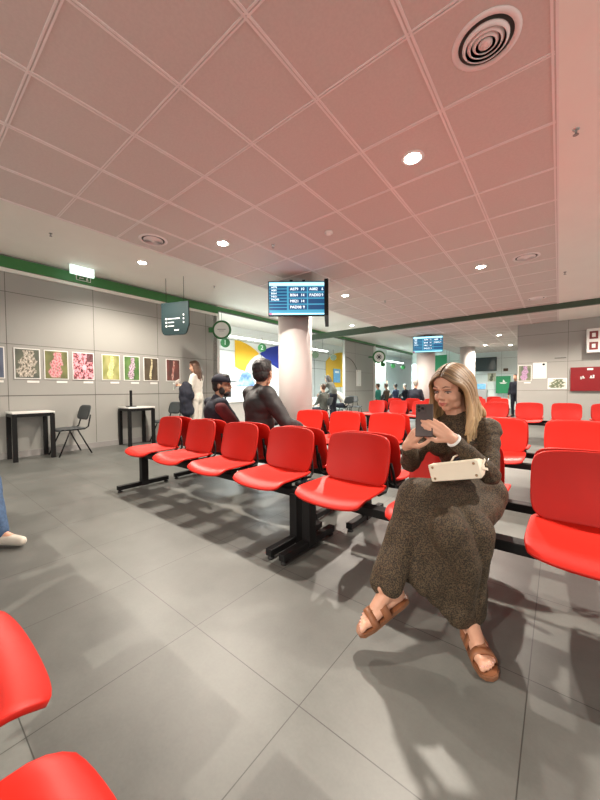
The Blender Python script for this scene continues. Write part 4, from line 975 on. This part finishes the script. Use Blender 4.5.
prof([(V((-.28, 1.48, .48)), .085), (V((-.275, 1.49, .34)), .070), (V((-.27, 1.485, .20)), .062), (V((-.275, 1.48, .14)), .056)])
def fold(p, n):
    k = max(0, min(1, (.62-p.z)/.3)); a = (p.x*.8-p.y*.6)
    q = p + n*k*(.010*math.sin(a*62+p.z*7) + .010*noise.noise(V((p.x*10, p.y*10, p.z*4)))) + n*.006*noise.noise(p*13)
    hem = .085 + max(0, min(1, (-.36-p.x)/.12))*.075 + max(0, min(1, (-.46-p.x)/.05))*.06   # slanting hem
    q.z = max(q.z, hem + .004*math.sin(a*90))
    return q
remesh(t, 'skirt', .008, M['dress'], 4, woman, deform=fold)
# watch
d = (W['wrL']-W['elL']).normalized(); Bw = basis(d, (0, 0, 1)); t = MB()
t.tube([W['wrL']-d*.012 + Bw @ V((.026*math.cos(2*PI*k/16), 0, .026*math.sin(2*PI*k/16))) for k in range(17)], .006, M['signwhite'], 6).ell(W['wrL']-d*.012+Bw @ V((.012, 0, .026)), (.015, .015, .005), M['cleanwhite'], Bw).build('wrist_watch', woman)

# hair: many wavy locks
def lock_mesh():
    bm = bmesh.new(); cl = bm.loops.layers.float_color.new('Col'); rnd = random.Random(5); cols = {}
    def P(x, y, z): return W['head'] + WB @ V((x*HS, y*HS, z*HS))
    def tube(pts, rad, cs, n=7):
        prev = None; up = None
        for i, p in enumerate(pts):
            tn = (pts[min(i+1, len(pts)-1)]-pts[max(i-1, 0)]).normalized()
            up = tn.orthogonal().normalized() if up is None else (up-tn*up.dot(tn)).normalized()
            sd = tn.cross(up); ring = []
            for k in range(n):
                a = 2*PI*k/n; v = bm.verts.new(p+(up*math.cos(a)+sd*math.sin(a)*.75)*rad[i]); cols[v] = cs[i]; ring.append(v)
            if prev:
                for k in range(n): f = bm.faces.new((prev[k], prev[(k+1) % n], ring[(k+1) % n], ring[k])); f.smooth = True
            else: bm.faces.new(ring[::-1])
            prev = ring
        bm.faces.new(prev)
    root_c, mid_c, tip_c = (.085, .050, .026), (.33, .205, .098), (.56, .385, .20)
    for i in range(230):
        s = rnd.choice((-1, 1)); y0 = rnd.uniform(-.085, .078); back = (.078-y0)/.163     # 0 front .. 1 back
        arch = math.sqrt(max(0, 1-((y0+.02)/.115)**2)); top = .040+.083*arch
        out = .088+.008*rnd.random()+.012*back*0
        yb = -.005-.085*back + (0.020 if back < .2 else 0)
        L = rnd.uniform(.17, .30) if back < .75 else rnd.uniform(.12, .22)
        ph_ = rnd.uniform(0, 6.28); amp = rnd.uniform(.004, .010)
        xs = s*out*(1-.55*max(0, back-.55)/.45*rnd.random()*1.6)
        ks = [(s*.004, y0, top+.004), (s*.030, y0*.97, top-.004+.004), (s*.062, y0*.85+yb*.15, .088*max(.55, arch)), (s*.079, y0*.5+yb*.5, .045), (xs, yb, -.005), (xs*1.02, yb+.004, -.055)]
        fwd = (1-back); zz = -.055
        for k in range(1, 6):
            f = k/5; ks.append((xs*(1.02+.35*f*(1-.5*rnd.random())) if s > 0 or True else xs, yb+.004+.075*f*fwd-.02*f*back, zz-L*f*.82))
        pts = []
        for a, b in zip(ks, ks[1:]):
            for q in (0, .5): pts.append(tuple(a[j]*(1-q)+b[j]*q for j in range(3)))
        pts.append(ks[-1])
        pw = []
        for j, p in enumerate(pts):
            f = j/(len(pts)-1); wv = amp*max(0, f-.3)*2.2
            pw.append(P(p[0]+wv*math.sin(ph_+f*13), p[1]+wv*math.cos(ph_+f*12), p[2]))
        # smooth
        for _ in range(2): pw = [pw[0]]+[(pw[j-1]+pw[j]*2+pw[j+1])/4 for j in range(1, len(pw)-1)]+[pw[-1]]
        r0 = rnd.uniform(.0065, .0105); n_ = len(pw); tone = rnd.uniform(.65, 1.2); hi = rnd.random() < .35
        rad = [r0*(.55+.8*min(1, 3*j/n_)) * (1 if j < n_*.7 else 1-.75*(j/n_-.7)/.3) for j in range(n_)]
        cs = []
        for j in range(n_):
            f = j/n_; c = [a*(1-min(1, f*2.2))+b*min(1, f*2.2) for a, b in zip(root_c if not hi else mid_c, mid_c)]; g = max(0, f-.45)/.55
            c = [a*(1-g)+b*g for a, b in zip(c, tip_c)]; cs.append([q*tone for q in c])
        tube(pw, rad, cs)
    # scalp cover
    q = bmesh.ops.create_uvsphere(bm, u_segments=20, v_segments=14, radius=1)
    bmesh.ops.transform(bm, matrix=Matrix.Translation(P(0, -.022, .036)) @ WB.to_4x4() @ Matrix.Diagonal((.079*HS, .090*HS, .086*HS, 1)), verts=q['verts'])
    for v in q['verts']: cols[v] = (.10, .06, .03)
    for f in bm.faces:
        for lp in f.loops: lp[cl] = (*cols[lp.vert], 1)
    bmesh.ops.recalc_face_normals(bm, faces=bm.faces)
    me = bpy.data.meshes.new('hair'); bm.to_mesh(me); bm.free(); me.materials.append(M['blonde'])
    for p in me.polygons: p.use_smooth = True
    o = bpy.data.objects.new('hair', me); C.objects.link(o); o.parent = woman; return o
lock_mesh()
# phone
Bp = Matrix((pr_, -pn, pu)).transposed(); t = thing('mobile_phone', 'dark phone with a camera block, held up in both hands by the seated woman', 'phone'); t.matrix_world = Matrix.Translation(ph) @ Bp.to_4x4()
MB().box((0, 0, 0), (.070, .009, .145), M['phone'], bev=.003).build('case', t)
MB().box((0, .0052, 0), (.068, .001, .142), M['phone_glass']).build('display', t)
c = MB().box((-.014, -.0055, .050), (.036, .004, .038), M['phone'], bev=.0015).build('camera_block', t)
for dx, dz in ((-.022, .058), (-.022, .042), (-.006, .050)): MB().lathe([(.0065, -.002), (.0065, .002), (.005, .0022)], M['phone_glass'], (dx, -.0085, dz), 14, rot=Matrix.Rotation(PI/2, 3, 'X')).build('lens', c)
# handbag lying on her lap, base towards the camera
a_ = V((.96, -.06, .25)).normalized(); up_ = V((.17, .96, .03)); up_ = (up_-a_*up_.dot(a_)).normalized(); n_ = a_.cross(up_)
Bb = Matrix((a_, up_, n_)).transposed(); t = thing('handbag', 'cream leather handbag lying on the woman\'s lap, studded base forward', 'bag'); t.matrix_world = Matrix.Translation((-.330, 1.41, .728)) @ Bb.to_4x4() @ Matrix.Scale(.83, 4)
# local: x width, y up of the bag, z thickness ; base at y=0
def ring(y, w, d): return [(x*w/2, y, z*d/2) for x, z in ((-1, -1), (-.96, -1.04), (.96, -1.04), (1, -1), (1.03, -.9), (1.03, .9), (1, 1), (.96, 1.04), (-.96, 1.04), (-1, 1), (-1.03, .9), (-1.03, -.9))]
MB().loft([ring(0, .225, .078), ring(.004, .232, .085), ring(.06, .228, .080), ring(.12, .215, .055), ring(.165, .20, .03)], M['bag']).build('bag_body', t)
for x in (-.098, .098):
    for z in (-.028, .028): MB().lathe([(.0055, 0), (.0065, .002), (.004, .005)], M['gold'], (x, .001, z), 12, rot=Matrix.Rotation(PI/2, 3, 'X')).build('base_stud', t)
MB().tube([(-.05, .15, .03), (-.05, .20, .045), (-.03, .235, .05), (.03, .235, .05), (.05, .20, .045), (.05, .15, .03)], .005, M['bag'], 8).build('handle', t)
for sx in (1,):
    MB().box((.119, .075, .012), (.004, .10, .012), M['bag'], Matrix.Rotation(.25, 3, 'X')).box((.119, .075, -.012), (.004, .10, .012), M['bag'], Matrix.Rotation(-.25, 3, 'X')).build('side_strap', t)
    MB().lathe([(.006, 0), (.006, .004)], M['gold'], (.121, .11, 0), 12, rot=Matrix.Rotation(PI/2, 3, 'Y')).build('side_stud', t)
MB().tube([(-.10, .16, 0), (-.04, .19, .03), (.02, .18, .045), (.09, .185, .03), (.112, .15, 0)], .006, M['navy'], 8).build('shoulder_strap', t)
MB().tube([(.10, .165, .0), (.115, .18, .015), (.125, .165, .02), (.112, .15, .0)], .004, M['silver'], 8).build('buckle', t)
#PEOPLE_END#

# ------------------------------------------------------------ light and look
w = bpy.data.worlds.new('World'); bpy.context.scene.world = w; w.use_nodes = True
w.node_tree.nodes['Background'].inputs[0].default_value = (1, .93, .86, 1); w.node_tree.nodes['Background'].inputs[1].default_value = .85
sc = bpy.context.scene
sc.view_settings.view_transform = 'Standard'; sc.view_settings.look = 'None'; sc.view_settings.gamma = 1; sc.view_settings.use_curve_mapping = False
sc.view_settings.exposure = 0.72
